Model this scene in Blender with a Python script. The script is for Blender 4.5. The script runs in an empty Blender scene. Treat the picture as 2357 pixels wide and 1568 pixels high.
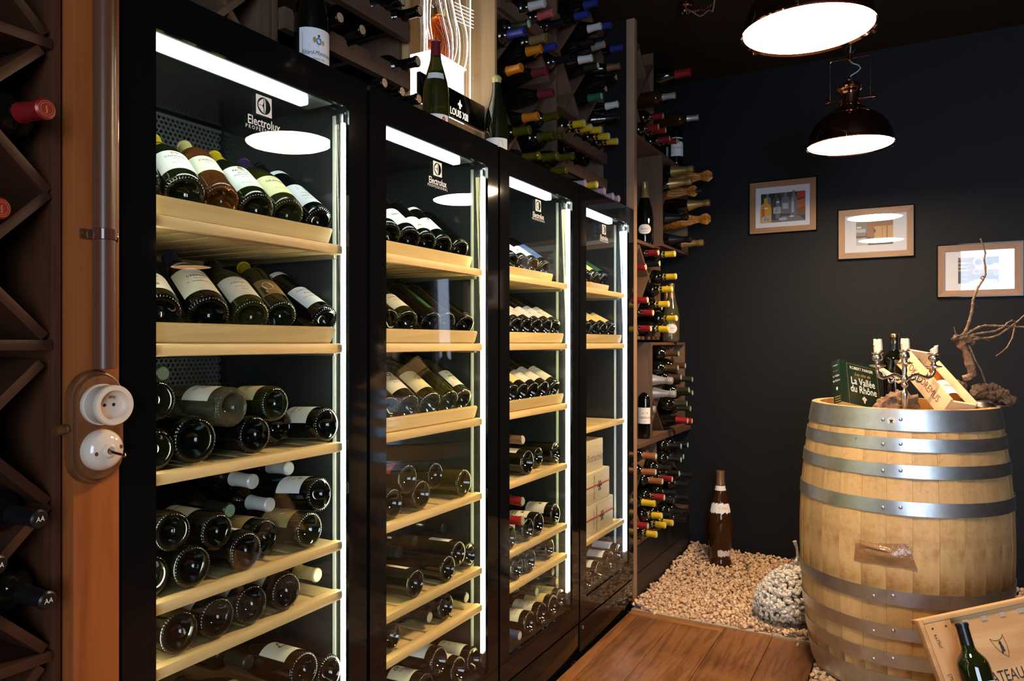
import bpy, bmesh, math, random
import numpy as np
from mathutils import Vector, Matrix

# ------------------------------------------------------------------ camera
F_PX, CXP, HOR, CAMZ = 1680.0, 1178.5, 790.0, 1.22
YAW = math.radians(29.02)
FWD = Vector((-math.sin(YAW), math.cos(YAW), 0)); RGT = Vector((math.cos(YAW), math.sin(YAW), 0)); UP = Vector((0, 0, 1))
S = bpy.context.scene
COL = S.collection
cam_d = bpy.data.cameras.new('camera'); cam = bpy.data.objects.new('camera', cam_d); COL.objects.link(cam)
cam.location = (0, 0, CAMZ); cam.rotation_euler = (math.pi / 2, 0, YAW)
cam_d.sensor_width = 36; cam_d.lens = 36 * F_PX / 2357; cam_d.shift_y = (HOR - 784) / 2357
cam_d.clip_start = .02; cam_d.clip_end = 60
S.camera = cam
# ------------------------------------------------------------------ world, daylight, exposure
W = bpy.data.worlds.new('World'); S.world = W; W.use_nodes = True
wb = W.node_tree.nodes['Background']; wb.inputs[0].default_value = (.62, .74, 1, 1); wb.inputs[1].default_value = 5.0
def area(name, loc, rot, sx, sy, energy, color):
    l = bpy.data.lights.new(name, 'AREA'); l.shape = 'RECTANGLE'; l.size = sx; l.size_y = sy
    l.energy = energy; l.color = color
    o = bpy.data.objects.new(name, l); COL.objects.link(o); o.location = loc; o.rotation_euler = rot
    return o
# daylight that comes in through the shop window behind the camera
area('shop_window_offscreen', (1.35, -1.75, 1.45), (math.radians(90), 0, 0), 1.8, 1.9, 80, (.72, .84, 1))
S.view_settings.view_transform = 'Standard'; S.view_settings.look = 'None'
S.view_settings.gamma = 1; S.view_settings.use_curve_mapping = False
S.view_settings.exposure = 0.0
cy = S.cycles
cy.max_bounces = 8; cy.diffuse_bounces = 3; cy.glossy_bounces = 4; cy.transmission_bounces = 6
cy.transparent_max_bounces = 16; cy.sample_clamp_indirect = 4; cy.caustics_reflective = False; cy.caustics_refractive = False
cy.use_denoising = True
PENDANT_L, LED_L = 150.0, 25.0

# ------------------------------------------------------------------ photo frame -> place
def ray(px, py): return FWD + RGT * ((px - CXP) / F_PX) + UP * ((HOR - py) / F_PX)
O = Vector((0, 0, CAMZ))
def onx(px, py, X): d = ray(px, py); return O + d * (X / d.x)
def ony(px, py, Y): d = ray(px, py); return O + d * (Y / d.y)
def onz(px, py, Z): d = ray(px, py); return O + d * ((Z - CAMZ) / d.z)
def dep(px, py, D): return O + ray(px, py) * D

# ------------------------------------------------------------------ materials
MATS = {}
def newmat(name):
    m = bpy.data.materials.new(name); m.use_nodes = True; MATS[name] = m
    nt = m.node_tree; return m, nt, nt.nodes['Principled BSDF']
def pm(name, col, rough=.5, metal=0, spec=.5, coat=0, emit=None, es=0, trans=0, ior=1.5, bump=0, bscale=60, vary=0):
    if name in MATS: return MATS[name]
    m, nt, b = newmat(name)
    b.inputs['Base Color'].default_value = (*col, 1); b.inputs['Roughness'].default_value = rough
    b.inputs['Metallic'].default_value = metal; b.inputs['Specular IOR Level'].default_value = spec
    b.inputs['Coat Weight'].default_value = coat; b.inputs['Coat Roughness'].default_value = .05
    b.inputs['IOR'].default_value = ior; b.inputs['Transmission Weight'].default_value = trans
    if emit: b.inputs['Emission Color'].default_value = (*emit, 1); b.inputs['Emission Strength'].default_value = es
    N = nt.nodes; L = nt.links
    if bump or vary:
        tc = N.new('ShaderNodeTexCoord'); no = N.new('ShaderNodeTexNoise'); no.inputs['Scale'].default_value = bscale; no.inputs['Detail'].default_value = 5
        L.new(tc.outputs['Object'], no.inputs['Vector'])
        if bump:
            bp = N.new('ShaderNodeBump'); bp.inputs['Strength'].default_value = bump; bp.inputs['Distance'].default_value = .01
            L.new(no.outputs['Fac'], bp.inputs['Height']); L.new(bp.outputs['Normal'], b.inputs['Normal'])
        if vary:
            cr = N.new('ShaderNodeMixRGB'); cr.inputs[1].default_value = (*[c * (1 - vary) for c in col], 1); cr.inputs[2].default_value = (*[min(1, c * (1 + vary)) for c in col], 1)
            L.new(no.outputs['Fac'], cr.inputs[0]); L.new(cr.outputs[0], b.inputs['Base Color'])
    return m
def wood(name, c1, c2, axis='z', scale=1.0, rough=.5, contrast=.5, bump=.15, stain=None, coat=0, knots=False, spec=.4):
    if name in MATS: return MATS[name]
    m, nt, b = newmat(name); N = nt.nodes; L = nt.links
    tc = N.new('ShaderNodeTexCoord'); mp = N.new('ShaderNodeMapping'); oi = N.new('ShaderNodeObjectInfo')
    sc = [22 * scale] * 3; sc['xyz'.index(axis)] = 1.6 * scale
    mp.inputs['Scale'].default_value = sc
    ad = N.new('ShaderNodeVectorMath'); ad.operation = 'MULTIPLY_ADD'
    ad.inputs[1].default_value = (1, 1, 1)
    mul = N.new('ShaderNodeVectorMath'); mul.operation = 'SCALE'; mul.inputs['Scale'].default_value = 7.3
    cmb = N.new('ShaderNodeCombineXYZ')
    for i in range(3): L.new(oi.outputs['Random'], cmb.inputs[i])
    L.new(cmb.outputs[0], mul.inputs[0]); L.new(tc.outputs['Object'], ad.inputs[0]); L.new(mul.outputs[0], ad.inputs[2])
    L.new(ad.outputs[0], mp.inputs['Vector'])
    n1 = N.new('ShaderNodeTexNoise'); n1.inputs['Scale'].default_value = 1.0; n1.inputs['Detail'].default_value = 6; n1.inputs['Distortion'].default_value = .6
    n2 = N.new('ShaderNodeTexNoise'); n2.inputs['Scale'].default_value = 7.0; n2.inputs['Detail'].default_value = 4
    L.new(mp.outputs[0], n1.inputs['Vector']); L.new(mp.outputs[0], n2.inputs['Vector'])
    # growth rings: sine of the slow noise
    ma = N.new('ShaderNodeMath'); ma.operation = 'MULTIPLY'; ma.inputs[1].default_value = 26.0 if knots else 14.0
    L.new(n1.outputs['Fac'], ma.inputs[0]); si = N.new('ShaderNodeMath'); si.operation = 'SINE'; L.new(ma.outputs[0], si.inputs[0])
    mr = N.new('ShaderNodeMapRange'); mr.inputs[1].default_value = -1; mr.inputs[2].default_value = 1; L.new(si.outputs[0], mr.inputs[0])
    mx = N.new('ShaderNodeMath'); mx.operation = 'MULTIPLY_ADD'; mx.inputs[1].default_value = contrast; L.new(mr.outputs[0], mx.inputs[0])
    sb = N.new('ShaderNodeMath'); sb.operation = 'MULTIPLY'; sb.inputs[1].default_value = 1 - contrast; L.new(n2.outputs['Fac'], sb.inputs[0]); L.new(sb.outputs[0], mx.inputs[2])
    mc = N.new('ShaderNodeMixRGB'); mc.inputs[1].default_value = (*c1, 1); mc.inputs[2].default_value = (*c2, 1); L.new(mx.outputs[0], mc.inputs[0])
    out = mc.outputs[0]
    hv = N.new('ShaderNodeHueSaturation'); vr = N.new('ShaderNodeMapRange'); vr.inputs[3].default_value = .82; vr.inputs[4].default_value = 1.15
    L.new(oi.outputs['Random'], vr.inputs[0]); L.new(vr.outputs[0], hv.inputs['Value']); L.new(out, hv.inputs['Color']); out = hv.outputs[0]
    if stain:
        n3 = N.new('ShaderNodeTexNoise'); n3.inputs['Scale'].default_value = stain[1]; n3.inputs['Detail'].default_value = 8; n3.inputs['Roughness'].default_value = .65
        L.new(tc.outputs['Object'], n3.inputs['Vector'])
        cr = N.new('ShaderNodeValToRGB'); cr.color_ramp.elements[0].position = stain[2]; cr.color_ramp.elements[1].position = stain[3]
        L.new(n3.outputs['Fac'], cr.inputs[0]); ms = N.new('ShaderNodeMixRGB'); ms.blend_type = 'MULTIPLY'; ms.inputs[2].default_value = (*stain[0], 1)
        L.new(cr.outputs[0], ms.inputs[0]); L.new(out, ms.inputs[1]); out = ms.outputs[0]
    L.new(out, b.inputs['Base Color']); b.inputs['Roughness'].default_value = rough; b.inputs['Coat Weight'].default_value = coat
    b.inputs['Specular IOR Level'].default_value = spec
    bp = N.new('ShaderNodeBump'); bp.inputs['Strength'].default_value = bump; bp.inputs['Distance'].default_value = .002
    L.new(mx.outputs[0], bp.inputs['Height']); L.new(bp.outputs[0], b.inputs['Normal'])
    return m
def pane_mat(name, f0=.04, tint=(1, 1, 1), rough=0):
    m = bpy.data.materials.new(name); m.use_nodes = True; MATS[name] = m
    nt = m.node_tree; N = nt.nodes; L = nt.links; N.clear()
    o = N.new('ShaderNodeOutputMaterial'); mix = N.new('ShaderNodeMixShader'); t = N.new('ShaderNodeBsdfTransparent'); g = N.new('ShaderNodeBsdfGlossy')
    t.inputs[0].default_value = (*tint, 1); g.inputs['Roughness'].default_value = rough
    lw = N.new('ShaderNodeLayerWeight'); lw.inputs[0].default_value = .5
    p = N.new('ShaderNodeMath'); p.operation = 'POWER'; p.inputs[1].default_value = 5; L.new(lw.outputs['Facing'], p.inputs[0])
    q = N.new('ShaderNodeMath'); q.operation = 'MULTIPLY_ADD'; q.inputs[1].default_value = 1 - f0; q.inputs[2].default_value = f0; L.new(p.outputs[0], q.inputs[0])
    L.new(q.outputs[0], mix.inputs[0]); L.new(t.outputs[0], mix.inputs[1]); L.new(g.outputs[0], mix.inputs[2]); L.new(mix.outputs[0], o.inputs[0])
    return m
def glow(name, col, s):
    m = bpy.data.materials.new(name); m.use_nodes = True; MATS[name] = m
    nt = m.node_tree; N = nt.nodes; N.clear(); o = N.new('ShaderNodeOutputMaterial'); e = N.new('ShaderNodeEmission')
    e.inputs[0].default_value = (*col, 1); e.inputs[1].default_value = s; nt.links.new(e.outputs[0], o.inputs[0]); return m

M_black = pm('black_gloss', (.004, .004, .0045), .06, spec=.32)
M_cabin = pm('cabinet_inside', (.02, .022, .022), .16, spec=.6)
M_cabback = pm('cabinet_back', (.05, .055, .055), .45, .3)
M_wallblk = pm('black_wall_paint', (.0050, .0055, .0078), .6, spec=.2, bump=.12, bscale=180)
M_ceil = pm('dark_ceiling', (.022, .016, .011), .7, spec=.2, bump=.1, bscale=90)
M_blkwood = pm('black_panel', (.008, .008, .009), .45, spec=.3, bump=.05)
M_pane = pane_mat('door_glass', .026, (.97, .985, .975))
M_fglass = pane_mat('picture_glass', .05)
M_acr = pane_mat('acrylic', .03)
M_white = pm('white_print', (.85, .85, .83), .6)
M_beech = wood('beech', (.58, .385, .150), (.76, .56, .255), 'y', 1.3, .45, .35, .06)
M_beechx = wood('beech_slat', (.56, .365, .140), (.74, .54, .24), 'x', 1.3, .45, .35, .06)
M_darkw = wood('dark_stained_wood', (.035, .012, .005), (.085, .030, .012), 'z', 1.2, .5, .4)
M_rackw = wood('rack_pine', (.085, .045, .026), (.15, .083, .050), 'z', 1.1, .55, .4)
M_rackwy = wood('rack_pine_long', (.085, .045, .026), (.15, .083, .050), 'y', 1.1, .55, .4)
M_post = wood('orange_post', (.29, .068, .014), (.49, .140, .032), 'z', .9, .42, .45, .08, ((.45, .4, .35), 5, .62, .75), coat=.2)
M_post2 = wood('pale_post', (.30, .17, .10), (.42, .26, .16), 'z', .9, .55, .4)
M_case = wood('case_board', (.42, .24, .10), (.60, .38, .18), 'z', .8, .5, .35)
M_floor = wood('floor_oak', (.075, .028, .010), (.36, .155, .055), 'y', 2.6, .42, .38, .35, ((.45, .37, .31), 4, .42, .75), spec=.45)
M_oak = wood('barrel_oak', (.47, .285, .115), (.66, .44, .205), 'z', .7, .5, .35, .1, ((.42, .30, .20), 7, .50, .72))
M_pine = wood('crate_pine', (.72, .46, .22), (.52, .27, .11), 'x', .55, .5, .6, .08, knots=True)
M_pinez = wood('crate_pine_upright', (.70, .40, .18), (.52, .25, .10), 'z', .5, .5, .55, .08, knots=True)
M_pale = wood('pale_box', (.80, .56, .33), (.88, .66, .42), 'x', .6, .5, .3, .04)
M_crate4 = wood('white_crate', (.72, .62, .42), (.58, .46, .26), 'y', .6, .55, .5, .05, knots=True)
M_vine = pm('vine_bark', (.10, .058, .035), .85, bump=1.0, bscale=70, vary=.85)
M_vinered = pm('vine_bark_light', (.20, .11, .065), .85, bump=1.0, bscale=60, vary=.85)
M_twig = pm('twig', (.20, .12, .07), .7, bump=.5, bscale=90, vary=.4)
M_steel = pm('galvanised', (.60, .64, .68), .40, 1, bump=.04, bscale=30, vary=.25)
M_silver = pm('silver', (.62, .58, .52), .26, 1)
M_alu = pm('aluminium', (.55, .57, .57), .35, 1)
M_copper = pm('copper', (.62, .33, .24), .09, 1)
M_coppdk = pm('dark_copper', (.40, .20, .145), .07, 1)
M_brass = pm('brass', (.65, .45, .18), .25, 1)
M_porc = pm('porcelain', (.78, .62, .48), .12, spec=.6, coat=.4)
M_holeshade = pm('hole_shade', (.01, .008, .007), .8)
M_pipe = pm('brown_conduit', (.115, .045, .022), .32, spec=.4)
M_mould = wood('plate_wood', (.085, .030, .010), (.20, .075, .026), 'z', 1.6, .35, .4, .1, coat=.3)
M_wax = pm('candle_wax', (.86, .74, .60), .5, spec=.4)
M_cord = pm('cord', (.35, .37, .38), .4)
M_cork = pm('cork', (.55, .34, .19), .8, bump=.3, bscale=300)
M_disc = glow('lamp_diffuser', (1, .70, .42), PENDANT_L)
M_led = [glow('led_neutral', (1, 1, .76), LED_L), glow('led_warm', (1, .92, .42), LED_L * .85), glow('led_warm2', (1, .94, .46), LED_L * .85), glow('led_cool', (.80, .90, 1), LED_L * .9)]
M_ledtop = glow('led_top', (.86, 1, .95), LED_L * .9)
M_sign = glow('lit_lettering', (1, .86, .62), 2.2)
M_edge = glow('edge_lit_acrylic', (1, .95, .80), 5.0)
M_base = glow('lit_pedestal', (1, .96, .86), 1.6)
M_ink = pm('dark_ink', (.03, .028, .025), .6)
M_inkred = pm('red_ink', (.45, .03, .03), .6)
M_inkgold = pm('gold_ink', (.55, .36, .10), .4, .4)
M_inkwine = pm('wine_ink', (.22, .05, .05), .6)
G_dark = pm('bottle_dark', (.003, .0034, .0022), .035, spec=.55, ior=1.55)
G_green = pm('bottle_green', (.010, .013, .003), .035, spec=.75, ior=1.6)
G_olive = pm('bottle_olive', (.045, .045, .008), .03, spec=.7, ior=1.5, trans=.45)
G_amber = pm('bottle_amber', (.75, .25, .05), .02, trans=.9, ior=1.4)
G_rose = pm('bottle_rose', (.07, .025, .008), .03, trans=.55, ior=1.4)
G_pale = pm('bottle_pale', (.80, .70, .40), .02, trans=.92, ior=1.4)
G_cello = pm('amber_cellophane', (.55, .22, .02), .18, trans=.15, spec=.9, bump=1.0, bscale=70, coat=.6)
CAPC = dict(yellow=(.62, .42, .015), orange=(.62, .19, .01), red=(.26, .012, .014), maroon=(.17, .018, .03), blue=(.025, .035, .22), white=(.62, .62, .60),
            olive=(.12, .11, .012), black=(.008, .008, .009), lavender=(.36, .30, .40), gold=(.40, .27, .09), silver=(.50, .50, .50), copper=(.42, .16, .06),
            brown=(.10, .06, .025), dkgreen=(.02, .026, .012), green=(.02, .12, .06), pink=(.50, .10, .10), purple=(.05, .025, .08), grey=(.22, .22, .24), cream=(.66, .56, .22), navy=(.04, .06, .16), bronze=(.28, .16, .09))
def capm(c):
    met = .55 if c in ('gold', 'silver', 'copper', 'brown', 'bronze', 'olive') else .12
    return pm('capsule_' + c, CAPC[c], .32, met, .5)
def paper(c): return pm('paper_%02d%02d%02d' % tuple(int(v * 99) for v in c), c, .65, spec=.3)

# ------------------------------------------------------------------ mesh helpers
def flat(me): return me
def mesh_from(verts, faces, name='mesh', smooth=False, ang=40):
    me = bpy.data.meshes.new(name); me.from_pydata([tuple(v) for v in verts], [], faces); me.validate(); me.update()
    if smooth:
        me.polygons.foreach_set('use_smooth', [True] * len(me.polygons)); me.set_sharp_from_angle(angle=math.radians(ang))
    return me
class MB:
    def __init__(s): s.v = []; s.f = []; s.m = []
    def add(s, v, f, mi=0):
        o = len(s.v); s.v += [tuple(p) for p in v]; s.f += [tuple(i + o for i in q) for q in f]; s.m += [mi] * len(f); return s
    def box(s, x0, x1, y0, y1, z0, z1, b=0, T=None, mi=0):
        if b <= 0:
            v = [Vector((x, y, z)) for x in (x0, x1) for y in (y0, y1) for z in (z0, z1)]
            f = [(0, 1, 3, 2), (4, 6, 7, 5), (0, 4, 5, 1), (2, 3, 7, 6), (0, 2, 6, 4), (1, 5, 7, 3)]
        else:
            bm = bmesh.new(); bmesh.ops.create_cube(bm, size=1)
            for q in bm.verts: q.co = Vector(((x0 + x1) / 2 + q.co.x * (x1 - x0), (y0 + y1) / 2 + q.co.y * (y1 - y0), (z0 + z1) / 2 + q.co.z * (z1 - z0)))
            bmesh.ops.bevel(bm, geom=bm.edges[:], offset=b, segments=2, affect='EDGES', profile=.6)
            bm.verts.index_update(); v = [q.co.copy() for q in bm.verts]; f = [[q.index for q in p.verts] for p in bm.faces]; bm.free()
        if T is not None: v = [T @ p for p in v]
        return s.add(v, f, mi)
    def lathe(s, prof, seg=32, T=None, mi=0, mod=None):
        v = []; rings = []
        for k, (r, z) in enumerate(prof):
            if r < 1e-6: rings.append([len(v)]); v.append(Vector((0, 0, z))); continue
            ring = []
            for i in range(seg):
                a = 2 * math.pi * i / seg; rr = r
                if mod and k in mod: rr = r + mod[k] * (1 if i % 2 else -1)
                ring.append(len(v)); v.append(Vector((rr * math.cos(a), rr * math.sin(a), z)))
            rings.append(ring)
        f = []
        for a, b in zip(rings, rings[1:]):
            if len(a) == 1 and len(b) == 1: continue
            for i in range(seg):
                j = (i + 1) % seg
                if len(a) == 1: f.append((a[0], b[j], b[i]))
                elif len(b) == 1: f.append((a[i], a[j], b[0]))
                else: f.append((a[i], a[j], b[j], b[i]))
        if T is not None: v = [T @ p for p in v]
        return s.add(v, f, mi)
    def tube(s, pts, rad, seg=10, closed=False, mi=0):
        pts = [Vector(p) for p in pts]; n = len(pts)
        if not hasattr(rad, '__len__'): rad = [rad] * n
        v = []; f = []; up = None
        for i, p in enumerate(pts):
            if closed: d = pts[(i + 1) % n] - pts[i - 1]
            else: d = pts[min(i + 1, n - 1)] - pts[max(i - 1, 0)]
            d.normalize()
            if up is None: up = d.orthogonal().normalized()
            else:
                up = up - d * up.dot(d); up = up.normalized() if up.length > 1e-5 else d.orthogonal().normalized()
            w = d.cross(up)
            for k in range(seg):
                a = 2 * math.pi * k / seg; v.append(p + (up * math.cos(a) + w * math.sin(a)) * rad[i])
        m = n if closed else n - 1
        for i in range(m):
            for k in range(seg):
                a = i * seg + k; b = i * seg + (k + 1) % seg; c = ((i + 1) % n) * seg + (k + 1) % seg; e = ((i + 1) % n) * seg + k
                f.append((a, b, c, e))
        if not closed: f.append(tuple(range(seg))[::-1]); f.append(tuple(range((n - 1) * seg, n * seg)))
        return s.add(v, f, mi)
    def prism(s, poly, z0, z1, T=None, mi=0):   # poly in xy, extruded along z
        n = len(poly); v = [Vector((p[0], p[1], z0)) for p in poly] + [Vector((p[0], p[1], z1)) for p in poly]
        f = [tuple(range(n))[::-1], tuple(range(n, 2 * n))] + [(i, (i + 1) % n, n + (i + 1) % n, n + i) for i in range(n)]
        if T is not None: v = [T @ p for p in v]
        return s.add(v, f, mi)
    def poly(s, pts, mi=0): return s.add(pts, [tuple(range(len(pts)))], mi)
    def mesh(s, name='mesh', smooth=False, ang=40, mats=None):
        me = bpy.data.meshes.new(name); me.from_pydata(s.v, [], s.f)
        if mats:
            for m in mats: me.materials.append(m)
            me.polygons.foreach_set('material_index', s.m)
        me.update()
        if smooth: me.polygons.foreach_set('use_smooth', [True] * len(me.polygons)); me.set_sharp_from_angle(angle=math.radians(ang))
        return me
def put(name, me, mat=None, parent=None, M=None):
    if isinstance(me, MB): me = me.mesh(name)
    o = bpy.data.objects.new(name, me); COL.objects.link(o)
    if mat is not None:
        if len(me.materials) == 0: me.materials.append(mat)
        if me.materials[0] != mat: o.material_slots[0].link = 'OBJECT'; o.material_slots[0].material = mat
    if parent is not None: o.parent = parent
    if M is not None: o.matrix_local = M
    return o
def tag(o, label, cat, group=None, kind=None):
    if label: o['label'] = label
    if cat: o['category'] = cat
    if group: o['group'] = group
    if kind: o['kind'] = kind
    return o
def thing(name, label, cat, M=None, group=None):
    o = bpy.data.objects.new(name, None); COL.objects.link(o); o.empty_display_size = .05
    if M is not None: o.matrix_world = M if isinstance(M, Matrix) else Matrix.Translation(M)
    return tag(o, label, cat, group)
def struct(name, me, mat): o = put(name, me, mat); o['kind'] = 'structure'; return o
TXT = {}
def text2d(s, size=1.0, shear=0, cond=1.0, res=2, bold=0):
    key = (s, shear, res, bold)
    if key not in TXT:
        cu = bpy.data.curves.new('t', 'FONT'); cu.body = s; cu.size = 1; cu.shear = shear; cu.resolution_u = res; cu.align_x = 'CENTER'; cu.align_y = 'CENTER'; cu.offset = bold
        ob = bpy.data.objects.new('t', cu); me = ob.to_mesh()
        v = [(p.co.x, p.co.y) for p in me.vertices]; f = [tuple(p.vertices) for p in me.polygons]
        ob.to_mesh_clear(); bpy.data.objects.remove(ob); bpy.data.curves.remove(cu); TXT[key] = (v, f)
    v, f = TXT[key]
    return [(x * size * cond, y * size) for x, y in v], f
def text_on(mb, s, T, size, shear=0, cond=1.0, mi=0, bold=0, off=0):   # text in local xy plane of T
    v, f = text2d(s, size, shear, cond, 2, bold); mb.add([T @ Vector((x, y, off)) for x, y in v], f, mi)
def frame_mat(origin, xdir, ydir):
    x = Vector(xdir).normalized(); y = Vector(ydir); y = (y - x * y.dot(x)).normalized(); z = x.cross(y)
    return Matrix((( x.x, y.x, z.x, origin[0]), (x.y, y.y, z.y, origin[1]), (x.z, y.z, z.z, origin[2]), (0, 0, 0, 1)))
ORD = ['first', 'second', 'third', 'fourth', 'fifth', 'sixth', 'seventh', 'eighth', 'ninth', 'tenth', 'eleventh', 'twelfth', 'thirteenth']

# ------------------------------------------------------------------ bottles
PROF = dict(
 burg=[(0, .028), (.009, .0265), (.017, .020), (.023, .010), (.0268, .003), (.029, .0005), (.0325, .0006), (.0362, .0028), (.0388, .007), (.0400, .012), (.0402, .02), (.0402, .12), (.0399, .132), (.0386, .148), (.0354, .167), (.0305, .187), (.0250, .205), (.0200, .222), (.0168, .237), (.0152, .25), (.0145, .262), (.0143, .283), (.0157, .2835), (.0157, .2895), (.0135, .2915), (0, .2915)],
 bord=[(0, .028), (.009, .0265), (.016, .020), (.0215, .010), (.0245, .003), (.0265, .0005), (.0300, .0006), (.0338, .0028), (.0362, .007), (.0373, .012), (.0375, .02), (.0375, .185), (.0372, .196), (.0357, .206), (.0315, .2155), (.0250, .2235), (.0190, .231), (.0160, .239), (.0148, .25), (.0143, .262), (.0142, .29), (.0156, .2905), (.0156, .297), (.0135, .299), (0, .299)],
 cham=[(0, .035), (.010, .033), (.019, .025), (.025, .012), (.029, .003), (.032, .0005), (.0355, .0006), (.0395, .003), (.0425, .008), (.0437, .014), (.044, .02), (.044, .125), (.0435, .14), (.0415, .158), (.0375, .18), (.0320, .202), (.0265, .223), (.0215, .243), (.0180, .262), (.0160, .28), (.0150, .297), (.0168, .2975), (.0168, .304), (.0160, .31), (.013, .316), (0, .318)],
 demi=[(0, .02), (.008, .019), (.015, .012), (.0195, .004), (.022, .0005), (.025, .0006), (.029, .003), (.0308, .008), (.0315, .014), (.0315, .10), (.0308, .115), (.028, .135), (.0235, .155), (.019, .172), (.0158, .188), (.0145, .2), (.0142, .222), (.0156, .2225), (.0156, .229), (.0135, .231), (0, .231)])
CAPZ = dict(burg=.232, bord=.236, cham=.205, demi=.182)
RAD = dict(burg=.0402, bord=.0375, cham=.044, demi=.0315); LEN = dict(burg=.2915, bord=.299, cham=.318, demi=.231)
def rad_at(kind, z):
    P = PROF[kind][5:]
    for (r0, z0), (r1, z1) in zip(P, P[1:]):
        if z0 <= z <= z1: return r0 + (r1 - r0) * ((z - z0) / max(1e-6, z1 - z0))
    return P[0][0]
BM = {}
def body_mesh(kind):
    if kind not in BM:
        m = MB(); m.lathe(PROF[kind], 88, mod={6: .0007, 7: .0015, 8: .0006}); BM[kind] = m.mesh('bottle_body_' + kind, True, 50)
    return BM[kind]
def cap_mesh(kind, zc=None, wax=False, muselet=False):
    zc = zc or CAPZ[kind]; key = ('c', kind, zc, wax, muselet)
    if key not in BM:
        t = .0022 if wax else .0007; P = [(rad_at(kind, zc) + t * .3, zc)] + [(r + t, z) for r, z in PROF[kind] if z > zc + .002 and r > 0]
        H = LEN[kind] + (.003 if wax else .0008)
        P += [(P[-1][0] * .93, H), (P[-1][0] * .7, H + (.0035 if wax else 0)), (0, H + (.004 if wax else -.0004))]
        m = MB()
        if muselet:
            P2 = [(r, z) for r, z in P if z < .29]
            P2 += [(.0162, .292), (.0178, .296), (.0186, .302), (.0178, .308), (.0186, .312), (.0175, .318), (.012, .322), (0, .3225)]
            m.lathe(P2, 32, mod={len(P2) - 6: .0007, len(P2) - 5: .0008, len(P2) - 4: .0006})
        else: m.lathe(P, 28)
        BM[key] = m.mesh('capsule', True, 35)
    return BM[key]
def disc_mesh(r, z):
    key = ('d', r, z)
    if key not in BM:
        m = MB(); m.lathe([(r, z), (r * .96, z + .0008), (r * .3, z + .0012), (0, z + .0012)], 24); BM[key] = m.mesh('end_disc', True)
    return BM[key]
def label_mesh(kind, z0, z1, half, c0=0.0, tear=False, oval=False):
    key = ('l', kind, z0, z1, half, c0, tear, oval)
    if key not in BM:
        n = 22; v = []; f = []; zs = np.linspace(z0, z1, 4 if z1 - z0 > .03 else 3)
        rnd = random.Random(int(z0 * 9999))
        for i in range(n + 1):
            a = c0 - half + 2 * half * i / n
            for k, z in enumerate(zs):
                zz = z + (rnd.uniform(-.006, .006) if tear and k in (0, len(zs) - 1) else 0)
                if oval: zm = (z0 + z1) / 2; zz = zm + (zz - zm) * max(.02, 1 - abs(2 * i / n - 1) ** 2.6) ** .5
                r = rad_at(kind, zz) + .0006; v.append((r * math.cos(a), r * math.sin(a), zz))
        q = len(zs)
        for i in range(n):
            for k in range(q - 1): f.append((i * q + k, (i + 1) * q + k, (i + 1) * q + k + 1, i * q + k + 1))
        BM[key] = mesh_from(v, f, 'label', True, 60)
    return BM[key]
def wrap(mb, verts, faces, kind, zc, ang=0, mi=0, lift=.0011):
    out = []
    for x, y in verts:
        z = zc + y; r = rad_at(kind, z) + lift; a = ang + x / r; out.append((r * math.cos(a), r * math.sin(a), z))
    mb.add(out, faces, mi)
def ell(cx, cy, rx, ry, n=16): return [(cx + rx * math.cos(2 * math.pi * i / n), cy + ry * math.sin(2 * math.pi * i / n)) for i in range(n)], [tuple(range(n))]
def rect(x0, x1, y0, y1): return [(x0, y0), (x1, y0), (x1, y1), (x0, y1)], [(0, 1, 2, 3)]
def lettering_mesh(kind, spec, key):
    """spec rows: (text, z, size, ink 0 dark 1 red 2 gold, shear, cond) or ('#ell'|'#rect', ...)"""
    if key not in BM:
        m = MB()
        for r in spec:
            if r[0] == '#ell': wrap(m, *ell(r[1], 0, r[3], r[4]), kind, r[2], 0, r[5], .0009)
            elif r[0] == '#rect': wrap(m, *rect(r[1] - r[3], r[1] + r[3], -r[4], r[4]), kind, r[2], 0, r[5], .0009)
            else:
                v, f = text2d(r[0], r[2], r[4] if len(r) > 4 else 0, r[5] if len(r) > 5 else .85); wrap(m, v, f, kind, r[1], 0, r[3])
        BM[key] = m.mesh('lettering', mats=[M_ink, M_inkred, M_inkgold, paper((.12, .25, .5)), paper((.75, .65, .45))])
    return BM[key]
CRM, WHT, YEL, GRY = (.82, .76, .60), (.86, .86, .84), (.80, .68, .30), (.62, .60, .55)
def lines(z, n, s=.0035, w=30): return [('~' * 0 + 'i' * 0 + 'lorem'[:0] + '—' * (w // 6), z - i * .006, s, 0) for i in range(n)]
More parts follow.
